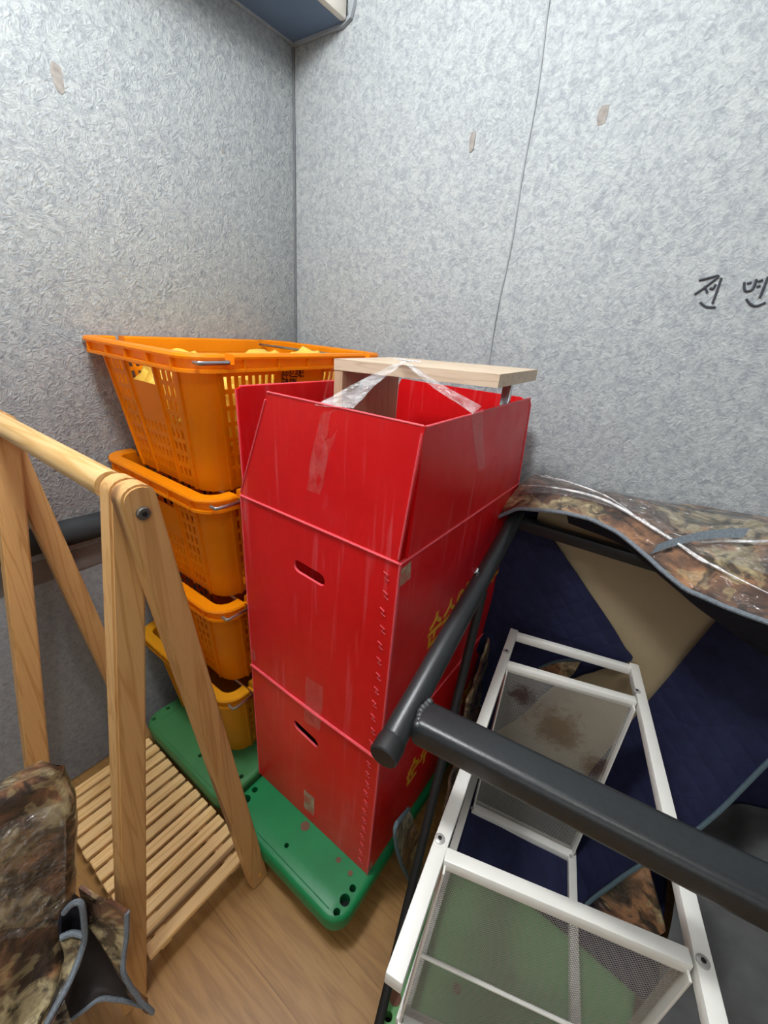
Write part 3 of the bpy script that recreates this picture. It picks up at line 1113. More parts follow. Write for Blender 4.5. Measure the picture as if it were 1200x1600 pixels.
def red_box(z0, z1, slot, label, closed):
    t = thing('moving_box', ((BX0 + BX1) / 2, (BY0 + BY1) / 2, z0), label, 'box', 'stacked red moving boxes')
    bm = NB(); wall_with_slot(bm, BX0, BX1, z0, z1, BY0, TH, slot); obj('front_wall', bm, RM, t)
    bm = NB(); box(bm, *mm((BX1 - TH, BY0 + TH, z0), (BX1, BY1, z1))); obj('side_wall', bm, RM, t)
    bm = NB(); box(bm, *mm((BX0, BY0 + TH, z0), (BX0 + TH, BY1, z1))); obj('side_wall', bm, RM, t)
    bm = NB(); box(bm, *mm((BX0 + TH, BY1 - TH, z0), (BX1 - TH, BY1, z1))); obj('back_wall', bm, RM, t)
    bm = NB(); box(bm, *mm((BX0 + TH, BY0 + TH, z0), (BX1 - TH, BY1 - TH, z0 + TH))); obj('bottom', bm, RM, t)
    bm = NB()
    tube(bm, [(BX0 + 0.002, BY0 - 0.0005, z1 - 0.001), (-0.46, BY0 - 0.001, z1), (BX1 - 0.001, BY0 - 0.0005, z1)], 0.0022, 6)
    tube(bm, [(BX1 + 0.0005, BY0, z1), (BX1 + 0.001, 0.7, z1), (BX1 + 0.0005, BY1, z1)], 0.0018, 6)
    tube(bm, [(BX1 - 0.0005, BY0 - 0.0002, z0), (BX1 - 0.0005, BY0 - 0.0002, z1)], 0.0018, 6)
    tube(bm, [(BX0 + 0.001, BY0, z0), (BX0 + 0.001, BY0, z1)], 0.0016, 6)
    if not closed:
        tube(bm, [(BX0 - 0.001, BY0 - 0.001, z0 + 0.001), (-0.46, BY0 - 0.003, z0 - 0.001), (BX1, BY0 - 0.001, z0 + 0.001)], 0.003, 6)
    obj('crease', bm, M['red_edge'], t, label='pale worn crease along the box edges')
    # welded plastic stitches beside the near corner
    bm = NB()
    nst = 12
    for i in range(nst):
        z = z0 + 0.03 + (z1 - z0 - 0.06) * i / (nst - 1)
        x = BX1 - 0.021 + rnd.uniform(-0.002, 0.002)
        tube(bm, [(x - 0.006, BY0 - 0.0005, z + 0.006), (x + 0.003, BY0 - 0.0012, z + 0.003), (x - 0.002, BY0 - 0.0012, z - 0.003), (x + 0.005, BY0 - 0.0005, z - 0.007)], 0.0009, 5)
    obj('stitch', bm, M['stitch'], t, kind='stuff')
    return t


lower = red_box(0.1305, 0.513, (-0.508, -0.432, 0.414, 0.438, -0.16), 'lower red fluted plastic moving box standing on the bright green dolly', True)
upper = red_box(0.514, 0.943, (-0.501, -0.423, 0.834, 0.859, -0.06), 'upper red fluted plastic moving box with its four flaps standing open', False)
bm = NB(); box(bm, *mm((BX0 + TH, BY0 + TH, 0.506), (BX1 - TH, BY1 - TH, 0.5105))); obj('closed_flap', bm, RM, lower)
# open flaps
FZ = 0.9445
bm = NB()
panel4(bm, [(BX0 + 0.002, BY0, FZ), (BX1 - 0.004, BY0, FZ), (-0.258, BY0 - 0.002, 1.149), (-0.543, BY0 - 0.001, 1.149), (-0.556, BY0 - 0.001, 1.146), (-0.562, BY0, 1.135)], (0, -1, 0))
obj('front_flap', bm, RM, upper)
bm = NB()
panel4(bm, [(BX1, BY0 + 0.02, FZ), (BX1, BY1 - 0.01, FZ), (BX1 + 0.003, BY1 - 0.055, 1.135), (BX1 + 0.003, BY1 - 0.063, 1.146), (-0.269, 0.475, 1.143)], (1, 0, 0))
obj('side_flap', bm, RM, upper)
bm = NB()
panel4(bm, [(BX0 - 0.001, BY0 + 0.01, FZ), (BX0 - 0.003, BY0 + 0.007, 1.139), (BX0 - 0.003, BY0 + 0.016, 1.143), (BX0 - 0.003, BY1 - 0.05, 1.138), (BX0 - 0.001, BY1 - 0.01, FZ)], (-1, 0, 0))
obj('side_flap', bm, RM, upper)
bm = NB()
panel4(bm, [(BX0 + 0.006, BY1 + 0.003, FZ), (-0.640, BY1 + 0.002, 1.12), (-0.632, BY1 + 0.002, 1.136), (-0.31, BY1 + 0.002, 1.137), (-0.298, BY1 + 0.002, 1.13), (BX1 - 0.006, BY1 + 0.003, FZ)], (0, 1, 0))
obj('back_flap', bm, RM, upper)
bm = NB()
for p, q_ in (((-0.556, BY0 - 0.0005, 1.148), (-0.26, BY0 - 0.001, 1.1492)), ((BX1 + 0.004, 0.477, 1.1435), (BX1 + 0.0025, BY1 - 0.063, 1.146)), ((BX0, BY0 + 0.008, 0.95), (BX0 - 0.003, BY0 + 0.007, 1.139)), ((BX0 - 0.002, BY0 + 0.016, 1.1435), (BX0 - 0.002, BY1 - 0.05, 1.1385)), ((-0.262, BY0 - 0.001, 1.14), (BX1 - 0.004, BY0 - 0.0005, 0.95)), ((BX0 + 0.003, BY0 - 0.0005, 0.95), (-0.562, BY0 - 0.0005, 1.135)), ((BX1 + 0.003, BY1 - 0.055, 1.135), (BX1 + 0.001, BY1 - 0.012, 0.95))):
    tube(bm, [p, q_], 0.0016, 6)
obj('flap_edge', bm, M['red_edge'], upper, label='pale cut edges of the flaps')
# yellow name on the right side walls
for t, z0 in ((upper, 0.697), (lower, 0.281)):
    bm = text_bm('순수익스프레스', 0.088, (BX1 + 0.0006, 0.583, z0), (0, 1, 0), (0, 0, 1), 0.70, 0.0003, 1.0, 1.0, 0.0016)
    obj('printed_name', bm, M['gold'], t, label='yellow printed Korean name')


# tapes on the boxes
def ribbon(bm, pts, w, across, th=0.0006, n=None, taper=None, wav=0.0, mi=0):
    pts = [V(p) for p in pts]
    if n:
        pts = catmull(pts, n)
    ac = V(across).normalized()
    A, B = [], []
    for i, p in enumerate(pts):
        f = i / (len(pts) - 1)
        ww = w if taper is None else w * (taper[0] * (1 - f) + taper[1] * f)
        jit = wav * noise.noise(p * 60)
        d = (pts[min(i + 1, len(pts) - 1)] - pts[max(i - 1, 0)]).normalized()
        nn = d.cross(ac).normalized()
        A.append([bm.verts.new(p - ac * (ww / 2 + jit)), bm.verts.new(p - ac * ww / 6 + nn * jit), bm.verts.new(p + ac * ww / 6 - nn * jit), bm.verts.new(p + ac * (ww / 2 - jit))])
        B.append([bm.verts.new(v.co + nn * th) for v in A[-1]])
    for i in range(len(pts) - 1):
        for k_ in range(3):
            bm.faces.new((A[i][k_], A[i][k_ + 1], A[i + 1][k_ + 1], A[i + 1][k_])).material_index = mi
            bm.faces.new((B[i][k_ + 1], B[i][k_], B[i + 1][k_], B[i + 1][k_ + 1])).material_index = mi


bm = NB(); ribbon(bm, [(-0.443, BY0 - 0.0012, 0.60), (-0.445, BY0 - 0.0012, 0.56), (-0.446, BY0 - 0.003, 0.512), (-0.449, BY0 - 0.002, 0.47)], 0.048, (1, 0, 0), n=14, wav=0.002)
obj('tape_strip', bm, M['tape'], upper, label='clear tape strip joining the upper box to the lower box')
bm = NB(); ribbon(bm, [(-0.457, BY0 - 0.001, 0.235), (-0.457, BY0 - 0.001, 0.165)], 0.034, (1, 0, 0), n=8, wav=0.004)
obj('tape_scrap', bm, M['paper'], lower, label='torn grey tape scrap')
for x0, y0_, z, w, h, nr, tt in ((BX1 + 0.0008, 0.474, 0.918, 0.030, 0.035, (1, 0, 0), upper), (BX1 + 0.0008, 0.462, 0.148, 0.02, 0.03, (1, 0, 0), lower)):
    bm = NB(); slab(bm, [(x0, y0_ - w / 2, z - h / 2), (x0, y0_ + w / 2, z - h * 0.42), (x0, y0_ + w * 0.4, z + h / 2), (x0, y0_ - w * 0.45, z + h * 0.4)], nr, 0.0006)
    obj('tape_scrap', bm, M['paper'], tt, label='small torn tape scrap')
for z, tt in ((0.905, upper), (0.55, upper)):
    bm = NB(); slab(bm, [(BX0 + 0.004, BY0 - 0.0008, z - 0.014), (BX0 + 0.017, BY0 - 0.0008, z - 0.012), (BX0 + 0.015, BY0 - 0.0008, z + 0.016), (BX0 + 0.003, BY0 - 0.0008, z + 0.013)], (0, -1, 0), 0.0006)
    obj('tape_scrap', bm, M['tape'], tt)

# ------------------------------------------------------------------ small oak-look table standing in the upper box
tA, tB, tC, tD = V((-0.567, 0.624, 1.196)), V((-0.245, 0.639, 1.206)), V((-0.254, 0.851, 1.206)), V((-0.576, 0.836, 1.196))
tbl = thing('side_table', (-0.41, 0.735, 0.5195), 'small oak-look side table standing inside the open red box', 'table')
bm = NB(); slab(bm, [tA, tB, tC, tD], (0, 0, 1), 0.020)
obj('tabletop', bm, M['oak'], tbl)
ex = (tB - tA).normalized(); ey = (tD - tA).normalized()
bm = NB()
pa = tA + ex * 0.0005 + ey * 0.001
slab(bm, [pa + V((0, 0, -0.0205)), pa + ex * 0.020 + V((0, 0, -0.0205)), pa + ex * 0.020 + ey * 0.205 + V((0, 0, -0.0205)), pa + ey * 0.205 + V((0, 0, -0.0205))], (0, 0, 1), 0.655)
obj('side_panel', bm, M['oak_side'], tbl)
bm = NB(); beam(bm, (-0.292, 0.812, 0.520), (-0.292, 0.812, 1.184), 0.018, 0.010, up=(0, 1, 0), bev=0.002)
obj('leg', bm, M['chrome'], tbl, label='chrome leg')
bm = NB(); cyl(bm, pa + ex * 0.0215 + ey * 0.06 + V((0, 0, -0.052)), ex, 0.006, 0.003, 16)
obj('hole_cap', bm, M['brown_stain'], tbl)

# packing tape pulled from the front flap over the table and down the right flap
tp = thing('packing_tape', (-0.41, 0.63, 1.145), 'clear packing tape stretched from the red flaps over the oak table edge', 'tape')
knot = V((-0.413, 0.627, 1.208))
bm = NB(); ribbon(bm, [(-0.452, BY0 - 0.0012, 1.005), (-0.437, BY0 - 0.0012, 1.07), (-0.413, BY0 - 0.0012, 1.145)], 0.040, (1, 0, 0), n=14, taper=(0.75, 1.0), wav=0.003)
obj('stuck_end', bm, M['tape'], tp)
bm = NB(); ribbon(bm, [(-0.410, BY0 - 0.003, 1.149), (-0.414, 0.53, 1.176), knot], 0.075, (1, 0, 0.1), n=14, taper=(1.0, 0.12), wav=0.004)
obj('stretched_span', bm, M['span'], tp)
bm = NB(); ribbon(bm, [(-0.432, BY0 - 0.001, 1.151), (-0.52, 0.56, 1.168), (-0.568, 0.625, 1.168)], 0.02, (0, 0, 1), n=10, wav=0.002)
obj('stretched_span', bm, M['tape'], tp)
bm = NB(); ribbon(bm, [knot + V((0.003, -0.003, 0)), (-0.345, 0.625, 1.178), (BX1 + 0.006, 0.63, 1.150)], 0.022, (0, 1, 0.3), n=14, taper=(0.5, 1.4), wav=0.003)
obj('stretched_span', bm, M['span'], tp)
bm = NB(); ribbon(bm, [(BX1 + 0.0062, 0.630, 1.150), (BX1 + 0.0050, 0.65, 1.11), (BX1 + 0.0035, 0.70, 1.036)], 0.050, (0, 1, 0), n=14, taper=(0.9, 0.6), wav=0.003)
obj('stuck_end', bm, M['tape'], tp)
bm = NB()
for i in range(9):
    a = i / 8 * 2.4 - 1.2
    tube(bm, [knot + V((0, 0, 0.0015)), knot + V((0.012 * math.sin(a), -0.004 + 0.004 * math.cos(a), 0.001)), knot + V((0.034 * math.sin(a), 0.022 * math.cos(a), 0.0015))], [0.0016, 0.001, 0.0004], 5)
obj('gathered_knot', bm, M['pleat'], tp, label='bunched glossy pleats of tape')

# ------------------------------------------------------------------ folding pine clothes rack
rk = thing('clothes_rack', (-0.77, 0.2, 0), 'folding pine A-frame clothes rack with a slatted bottom shelf', 'rack')
PV_Y, PV_Z = 0.213, 1.043


def leg(x, yf, xo, w=0.030, d=0.042):
    a, b = V((x, yf, 0.0)), V((x, PV_Y, PV_Z))
    dirv = (b - a).normalized()
    bm = NB()
    # board with a rounded top end, floor end cut level
    n_ = V((1, 0, 0)); s = n_.cross(dirv).normalized()
    top = b + dirv * 0.004
    out = []
    L0 = a - s * (d / 2); L1 = a + s * (d / 2)
    L0 = L0 - dirv * (L0.z / dirv.z); L1 = L1 - dirv * (L1.z / dirv.z)
    out = [L0, L1]
    for i in range(9):
        an = math.radians(180 * i / 8)
        out.append(top + s * (math.cos(an) * d / 2) + dirv * (math.sin(an) * 0.018))
    A_ = [bm.verts.new(p + n_ * (w / 2)) for p in out]; B_ = [bm.verts.new(p - n_ * (w / 2)) for p in out]
    f1 = bm.faces.new(A_); f2 = bm.faces.new(B_[::-1])
    for i in range(len(out)):
        bm.faces.new((A_[i], B_[i], B_[(i + 1) % len(out)], A_[(i + 1) % len(out)]))
    bmesh.ops.recalc_face_normals(bm, faces=bm.faces)
    bmesh.ops.bevel(bm, geom=[e for e in bm.edges if len({f for f in e.link_faces} & {f1, f2}) == 1], offset=0.003, segments=2, affect='EDGES')
    o = obj('leg', bm, M['pine_z'], rk)
    return o


XR, XL = -0.515, -1.030
l_far = leg(XR, 0.337, 0)
l_near = leg(XR - 0.031, 0.058, 0)
leg(XL - 0.0, 0.337, 0)
leg(XL + 0.031, 0.058, 0)
bm = NB()
cyl(bm, (XR + 0.017, PV_Y, PV_Z - 0.014), (1, 0, 0), 0.0085, 0.005, 20, bev=0.0015)
bo = obj('bolt', bm, M['bolt'], l_far, label='steel pivot bolt head')
bm = NB(); cyl(bm, (XR + 0.0197, PV_Y, PV_Z - 0.014), (1, 0, 0), 0.0035, 0.002, 6)
obj('hex_socket', bm, M['screw_dark'], rk)
bm = NB(); cyl(bm, (XR + 0.0155, 0.335, 0.035), (1, 0, 0), 0.0035, 0.003, 12)
obj('screw', bm, M['gold'], rk, label='small brass screw head')
# hanging rail: a fat turned dowel
bm = NB(); tube(bm, [(XL - 0.012, PV_Y - 0.006, PV_Z + 0.006), (XL + 0.16, PV_Y - 0.006, PV_Z + 0.006), (XR - 0.20, PV_Y - 0.006, PV_Z + 0.006), (XR - 0.047, PV_Y - 0.006, PV_Z + 0.006)], 0.0185, 24)
obj('rail', bm, M['pine_x'], rk)
# bearers and slats
SZ = 0.085
for y in (0.135, 0.300):
    bm = NB(); beam(bm, (XL + 0.017, y, SZ - 0.024), (XR - 0.030, y, SZ - 0.024), 0.022, 0.022, bev=0.002)
    obj('bearer', bm, M['pine_x'], rk)
NS = 14
x0s, x1s = -1.012, -0.538
pit = (x1s - x0s + 0.0085) / NS
for i in range(NS):
    xa = x0s + i * pit
    ya, yb = 0.098, 0.340
    bm = NB(); box(bm, *mm((xa, ya + rnd.uniform(-0.002, 0.002), SZ - 0.012), (xa + pit - 0.0085, yb + rnd.uniform(-0.002, 0.002), SZ)), bev=0.0015, seg=1)
    obj('slat', bm, M['pine_y'], rk)

# ------------------------------------------------------------------ wrapped camouflage bundle at the left
lb = thing('wrapped_panel', (-0.62, -0.1, 0), 'film-wrapped camouflage moving blanket bundle beside the pine rack, lower left', 'bundle')
RWS = [
    ([(-190, 1318), (-90, 1278), (0, 1238), (52, 1214), (96, 1196), (105, 1199)], -0.620),
    ([(-190, 1345), (-90, 1300), (0, 1262), (54, 1240), (102, 1224), (113, 1226)], -0.612),
    ([(-190, 1400), (-90, 1350), (0, 1310), (56, 1290), (112, 1286), (120, 1292)], -0.604),
    ([(-190, 1460), (-90, 1415), (0, 1370), (58, 1352), (113, 1346), (119, 1352)], -0.602),
    ([(-190, 1530), (-90, 1490), (0, 1450), (60, 1432), (110, 1420), (122, 1424)], -0.592),
    ([(-170, 1610), (-80, 1570), (0, 1535), (56, 1512), (98, 1484), (108, 1492)], -0.572),
    ([(-150, 1700), (-60, 1660), (10, 1610), (54, 1580), (86, 1552), (92, 1562)], -0.545),
    ([(-110, 1830), (-30, 1770), (14, 1710), (40, 1660), (62, 1606), (68, 1616)], -0.520),
]
rows = []
for pts, X in RWS:
    rows.append([ax(x, y, X - (0.02 if i == len(pts) - 1 else 0.0)) for i, (x, y) in enumerate(pts)])
last = [V((p.x - 0.01, p.y, 0.006)) for p in rows[-1]]
rows.append(last)
bm = NB()
G = cloth(bm, rows, 40, 48, 0.045, 0, 0, 0.006, 12, 5.0)
bmesh.ops.recalc_face_normals(bm, faces=bm.faces)
obj('blanket', bm, M['camo2'], lb)
bm = NB()
for j in range(1, 38, 3):
    p, q_ = G[1][j], G[1][j + 1]
    tube(bm, [p + V((0.0015, -0.0005, 0.002)), q_ + V((0.0015, -0.0005, 0.002))], 0.0018, 6)
obj('edge_stitching', bm, M['pale_panel'], lb, label='pale stitches along the top hem')
# film stretched round the bundle
bm = NB()
rr = [[G[i][j] + V((0.030 + 0.003 * math.sin(i * 1.3 + j), -0.004, 0.0)) for j in range(0, 40, 3)] for i in range(8, 26, 2)]
cloth(bm, rr, 30, 24, 0.0006, 0, 0, 0.003, 22, 1.0)
obj('stretch_film', bm, M['shrink'], lb, label='clear glossy stretch film')
# hem tail spreading over the floor
T = [
    [ax(122, 1388, -0.565), ax(150, 1404, -0.535), ax(176, 1414, -0.515), ax(195, 1430, -0.495)],
    [ax(128, 1420, -0.558), ax(154, 1440, -0.528), ax(178, 1452, -0.508), ax(196, 1462, -0.490)],
    [ax(140, 1452, -0.540), ax(160, 1475, -0.518), ax(180, 1486, -0.500), ax(191, 1498, -0.485)],
    [ax(168, 1490, -0.510), ax(178, 1505, -0.498), ax(186, 1514, -0.488), ax(191, 1522, -0.478)],
    [ax(190, 1530, -0.486), ax(198, 1538, -0.478), ax(204, 1546, -0.470), ax(212, 1558, -0.463)],
    [ax(212, 1556, -0.465), ax(220, 1564, -0.460), ax(228, 1570, -0.455), ax(237, 1578, -0.450)],
]
bm = NB(); GT = cloth(bm, T, 20, 30, 0.006, 0, 1, 0.003, 16, 2.0)
bmesh.ops.recalc_face_normals(bm, faces=bm.faces)
obj('hem_tail', bm, M['camo2'], lb)
bm = NB(); tube(bm, [GT[i][-1] for i in range(30)], 0.0042, 8)
obj('binding', bm, M['piping'], lb, label='grey-blue hem binding')
T2 = [
    [ax(108, 1395, -0.600), ax(126, 1410, -0.585), ax(146, 1440, -0.560), ax(160, 1470, -0.535)],
    [ax(106, 1470, -0.580), ax(130, 1485, -0.560), ax(155, 1500, -0.535), ax(185, 1520, -0.502)],
    [ax(98, 1540, -0.560), ax(128, 1540, -0.540), ax(160, 1540, -0.515), ax(208, 1552, -0.475)],
    [ax(92, 1606, -0.535), ax(128, 1578, -0.515), ax(165, 1556, -0.500), ax(230, 1574, -0.458)],
]
bm = NB(); GD = cloth(bm, T2, 20, 20, 0.005, 0, 0, 0.003, 14, 2.0)
bmesh.ops.recalc_face_normals(bm, faces=bm.faces)
obj('hem_inside', bm, M['hem_shaded'], lb, label='inner side of the hem, shade put into its dark brown')
bm = NB(); tube(bm, [GD[-1][j] + V((0.002, 0, 0)) for j in range(20)], 0.0036, 8)
obj('binding', bm, M['piping'], lb, label='grey-blue hem binding')
# curled hem beside the main face: navy lining showing in a fold
F1 = [[ax(98, 1424, -0.560), ax(112, 1412, -0.552), ax(127, 1412, -0.540)],
      [ax(96, 1440, -0.562), ax(114, 1438, -0.570), ax(131, 1440, -0.540)],
      [ax(96, 1462, -0.558), ax(114, 1466, -0.560), ax(132, 1464, -0.536)]]
bm = NB(); G1 = cloth(bm, F1, 12, 12, 0.005, 0, 0, 0.001, 9, 0)
bmesh.ops.recalc_face_normals(bm, faces=bm.faces)
obj('folded_hem', bm, M['navy_shaded'], lb, label='navy lining showing in the curled hem')
bm = NB()
tube(bm, catmull([ax(100, 1426, -0.556), ax(112, 1413, -0.548), ax(126, 1411, -0.536), ax(131, 1436, -0.533), ax(132, 1466, -0.530), ax(126, 1490, -0.525), ax(108, 1535, -0.510), ax(86, 1575, -0.498), ax(66, 1612, -0.485)], 40), 0.0046, 8)
obj('binding', bm, M['piping'], lb, label='grey-blue hem binding')
bm = NB()
tube(bm, catmull([ax(93, 1466, -0.552), ax(112, 1458, -0.546), ax(131, 1462, -0.530)], 12), 0.0046, 8)
obj('binding', bm, M['piping'], lb, label='grey-blue hem binding')
F2 = [[ax(94, 1474, -0.550), ax(112, 1468, -0.542), ax(130, 1472, -0.531)],
      [ax(100, 1505, -0.540), ax(112, 1510, -0.532), ax(122, 1500, -0.525)],
      [ax(84, 1560, -0.520), ax(92, 1560, -0.515), ax(100, 1550, -0.508)],
      [ax(62, 1606, -0.500), ax(68, 1612, -0.492), ax(74, 1604, -0.487)]]
bm = NB(); cloth(bm, F2, 10, 16, 0.005, 0, 0, 0.002, 12, 0)
bmesh.ops.recalc_face_normals(bm, faces=bm.faces)
obj('folded_hem', bm, M['camo2'], lb)

# ------------------------------------------------------------------ black steel table frame
fr = thing('steel_frame', (0.0, 0.6, 0.13), 'black powder-coated steel table frame leaning under the camouflage blanket', 'frame')
tn, tf = V((-0.172, 0.306, 0.797)), V((-0.2495, 0.915, 0.883))
td = (tf - tn).normalized()
bA = tn + td * 0.047
tn = tn - td * 0.017
bm = NB(); tube(bm, [tn + td * 0.024, tn + td * 0.027, tf], [0.0150, 0.0168, 0.0168], 28)
obj('side_tube', bm, M['black'], fr)
bm = NB(); tube(bm, [tn, tn + td * 0.002, tn + td * 0.021, tn + td * 0.0235, tn + td * 0.0245], [0.0165, 0.0182, 0.0184, 0.0180, 0.0150], 28)
obj('end_cap', bm, M['black_cap'], fr, label='black plastic end cap')
bB = az(1200, 1401, 0.800)
bd = (bB - bA).normalized()
bm = NB(); beam(bm, bA + bd * 0.014, bA + bd * 0.62, 0.049, 0.040, bev=0.011, seg=4)
obj('crossbar', bm, M['black'], fr)
bm = NB()
for i in range(7):
    a = -0.9 + i * 0.32
    sph = bA + bd * 0.020 - td * (0.021 * math.cos(a * 0.6) * (1 if i < 7 else 0)) * 0 + td * (0.006 * (i - 3)) + V((0, 0, 0.0165)) + bd * (0.002 * math.cos(i))
    rr = bmesh.ops.create_icosphere(bm, subdivisions=2, radius=0.0048)
    bmesh.ops.translate(bm, vec=sph, verts=rr['verts'])
obj('weld_bead', bm, M['weld'], fr)
bm = NB(); beam(bm, (tf.x + 0.012, 0.912, 0.868), (0.42, 0.925, 0.872), 0.03, 0.026, bev=0.004)
obj('crossbar', bm, M['black'], fr)
bm = NB(); tube(bm, [(-0.118, 0.285, 0.131), ax(644, 1383, -0.158), ax(755, 922, -0.2095)], 0.0082, 14)
obj('leg', bm, M['black_leg'], fr)
fe = bA + bd * 0.60
bm = NB(); tube(bm, [fe - td * 0.06, V((0.43, 0.935, 0.872))], 0.0168, 20)
obj('side_tube', bm, M['black'], fr)
sp_ = tn + td * 0.377 + V((-0.012, -0.012, 0.016))
bm = NB(); cyl(bm, sp_, (-0.5, -0.5, 0.7), 0.008, 0.006, 14, bev=0.002)
obj('screw', bm, M['chrome'], fr, label='shiny screw head on the tube')

# ------------------------------------------------------------------ white mesh rack lying on its side
OU = V((-0.2044, 0.8935, 0.599)); NW = V((0.024, -0.075, -0.997)).normalized()
DL = 0.465


def u_(x, y, lift=0.0):
    return apl(x, y, OU - NW * lift, NW)


def l_(x, y, lift=0.0):
    return apl(x, y, OU + NW * (DL - lift), NW)


wr = thing('mesh_rack', (-0.02, 0.6, 0.13), 'white steel two-shelf mesh rack lying on its side on the pale green dolly', 'rack')
UPW = -NW
T1 = 0.019
for a, b in (((803, 988), (614, 1537)), ((989, 1042), (1135, 1680))):
    bm = NB(); beam(bm, u_(*a), u_(*b), T1, T1, up=UPW, bev=0.0015)
    o = obj('leg', bm, M['white'], wr)
for a, b in (((802, 993), (984, 1046)), ((791, 1040), (992, 1098)), ((694, 1340), (1076, 1502))):
    bm = NB(); beam(bm, u_(*a), u_(*b), T1 * 0.9, T1 * 0.9, up=UPW, bev=0.0012)
    obj('crossbar', bm, M['white'], wr)
for px_, py_ in ((791, 1018), (995, 1080), (687, 1311), (1098, 1503)):
    bm = NB(); c0 = u_(px_, py_, T1 / 2)
    tube(bm, [c0 - UPW * 0.001, c0 + UPW * 0.0015, c0 + UPW * 0.0025], [0.0068, 0.0068, 0.005], 18)
    sc = obj('screw', bm, M['screw'], wr)
    bm = NB(); tube(bm, [c0 + UPW * 0.002, c0 + UPW * 0.0032], 0.0028, 6)
    obj('socket', bm, M['screw_dark'], sc)
# lower side frame
for a, b in (((768, 1130), (625, 1600)), ((893, 1330), (900, 1690))):
    bm = NB(); beam(bm, l_(*a), l_(*b), T1 * 0.9, T1 * 0.9, up=UPW, bev=0.0012)
    obj('leg', bm, M['white'], wr)
for a, b in (((738, 1263), (893, 1339)), ((622, 1594), (905, 1730))):
    bm = NB(); beam(bm, l_(*a), l_(*b), T1, T1, up=UPW, bev=0.0012)
    obj('crossbar', bm, M['white'], wr)
for px_, py_ in ((738, 1263), (892, 1338), (627, 1594)):
    bm = NB(); c0 = l_(px_, py_, T1 / 2)
    tube(bm, [c0 - UPW * 0.001, c0 + UPW * 0.002], 0.004, 12)
    obj('screw', bm, M['screw'], wr)


def shelf(q4, name_seed, wires):
    """q4: upper-left, upper-right, lower-right, lower-left corners of the mesh plane"""
    ul, ur, lr, ll = q4
    nrm = (ur - ul).cross(ll - ul).normalized()
    e1 = (ur - ul).normalized(); e2 = (ll - ul); e2 = (e2 - e1 * e2.dot(e1)).normalized()
    Wd, Hd = ((ur - ul).length + (lr - ll).length) / 2, ((ll - ul).length + (lr - ur).length) / 2

    def P(u, v):
        return ul * (1 - u) * (1 - v) + ur * u * (1 - v) + lr * u * v + ll * (1 - u) * v
    bm = NB()
    # diamond mesh: two families of fine strands clipped to the sheet
    pitch, ang = 0.0031, math.radians(58)
    for sgn in (1, -1):
        d = V((math.cos(ang), sgn * math.sin(ang)))
        nv_ = V((-d.y, d.x))
        ks = [c.dot(nv_) for c in (V((0, 0)), V((Wd, 0)), V((0, Hd)), V((Wd, Hd)))]
        s = min(ks) + pitch / 2
        while s < max(ks):
            ts = []
            for axi, lim in ((0, 0.0), (0, Wd), (1, 0.0), (1, Hd)):
                if abs(d[axi]) > 1e-6:
                    t_ = (lim - nv_[axi] * s) / d[axi]
                    o_ = nv_[1 - axi] * s + d[1 - axi] * t_
                    if -1e-6 <= o_ <= (Hd if axi == 0 else Wd) + 1e-6:
                        ts.append(t_)
            if len(ts) >= 2 and max(ts) - min(ts) > 0.004:
                a2, b2 = nv_ * s + d * min(ts), nv_ * s + d * max(ts)
                hw = nv_ * 0.00031
                q = [a2 - hw, b2 - hw, b2 + hw, a2 + hw]
                f3 = [P(p.x / Wd, p.y / Hd) + nrm * (0.0003 * sgn) for p in q]
                vs_ = [bm.verts.new(p) for p in f3]
                vb_ = [bm.verts.new(p - nrm * 0.0005) for p in f3]
                bm.faces.new(vs_); bm.faces.new(vb_[::-1])
                bm.faces.new((vs_[0], vb_[0], vb_[1], vs_[1])); bm.faces.new((vs_[3], vs_[2], vb_[2], vb_[3]))
            s += pitch
    obj('mesh_panel', bm, M['mesh'], wr, kind='stuff')
    ln = -V((0, 1, 0)) if False else nrm
    wdt = 0.026
    for a, b in ((ul, ll), (ur, lr), (ll, lr)):
        bm = NB(); beam(bm, a, b, 0.003, wdt, up=nrm, bev=0.0006, seg=1)
        obj('shelf_rim', bm, M['white'], wr)
    for v in wires:
        bm = NB(); tube(bm, [P(0.0, v) - nrm * 0.004, P(1.0, v) - nrm * 0.004], 0.0032, 10)
        obj('cross_wire', bm, M['white'], wr)


q1 = (u_(792, 1046), u_(990, 1102), l_(893, 1332), l_(741, 1256))
M['mesh'] = mesh_white([(q1[0] * (1 - a) * (1 - b) + q1[1] * a * (1 - b) + q1[2] * a * b + q1[3] * (1 - a) * b, r, k) for a, b, r, k in
                        ((0.45, 0.22, 0.085, 1.0), (0.62, 0.30, 0.07, 0.8), (0.93, 0.40, 0.05, 1.3), (0.16, 0.12, 0.04, 1.2))])
shelf((u_(792, 1046), u_(990, 1102), l_(893, 1332), l_(741, 1256)), 1, (0.50,))
shelf((u_(696, 1348), u_(1074, 1510), l_(905, 1722), l_(627, 1586)), 2, (0.50,))

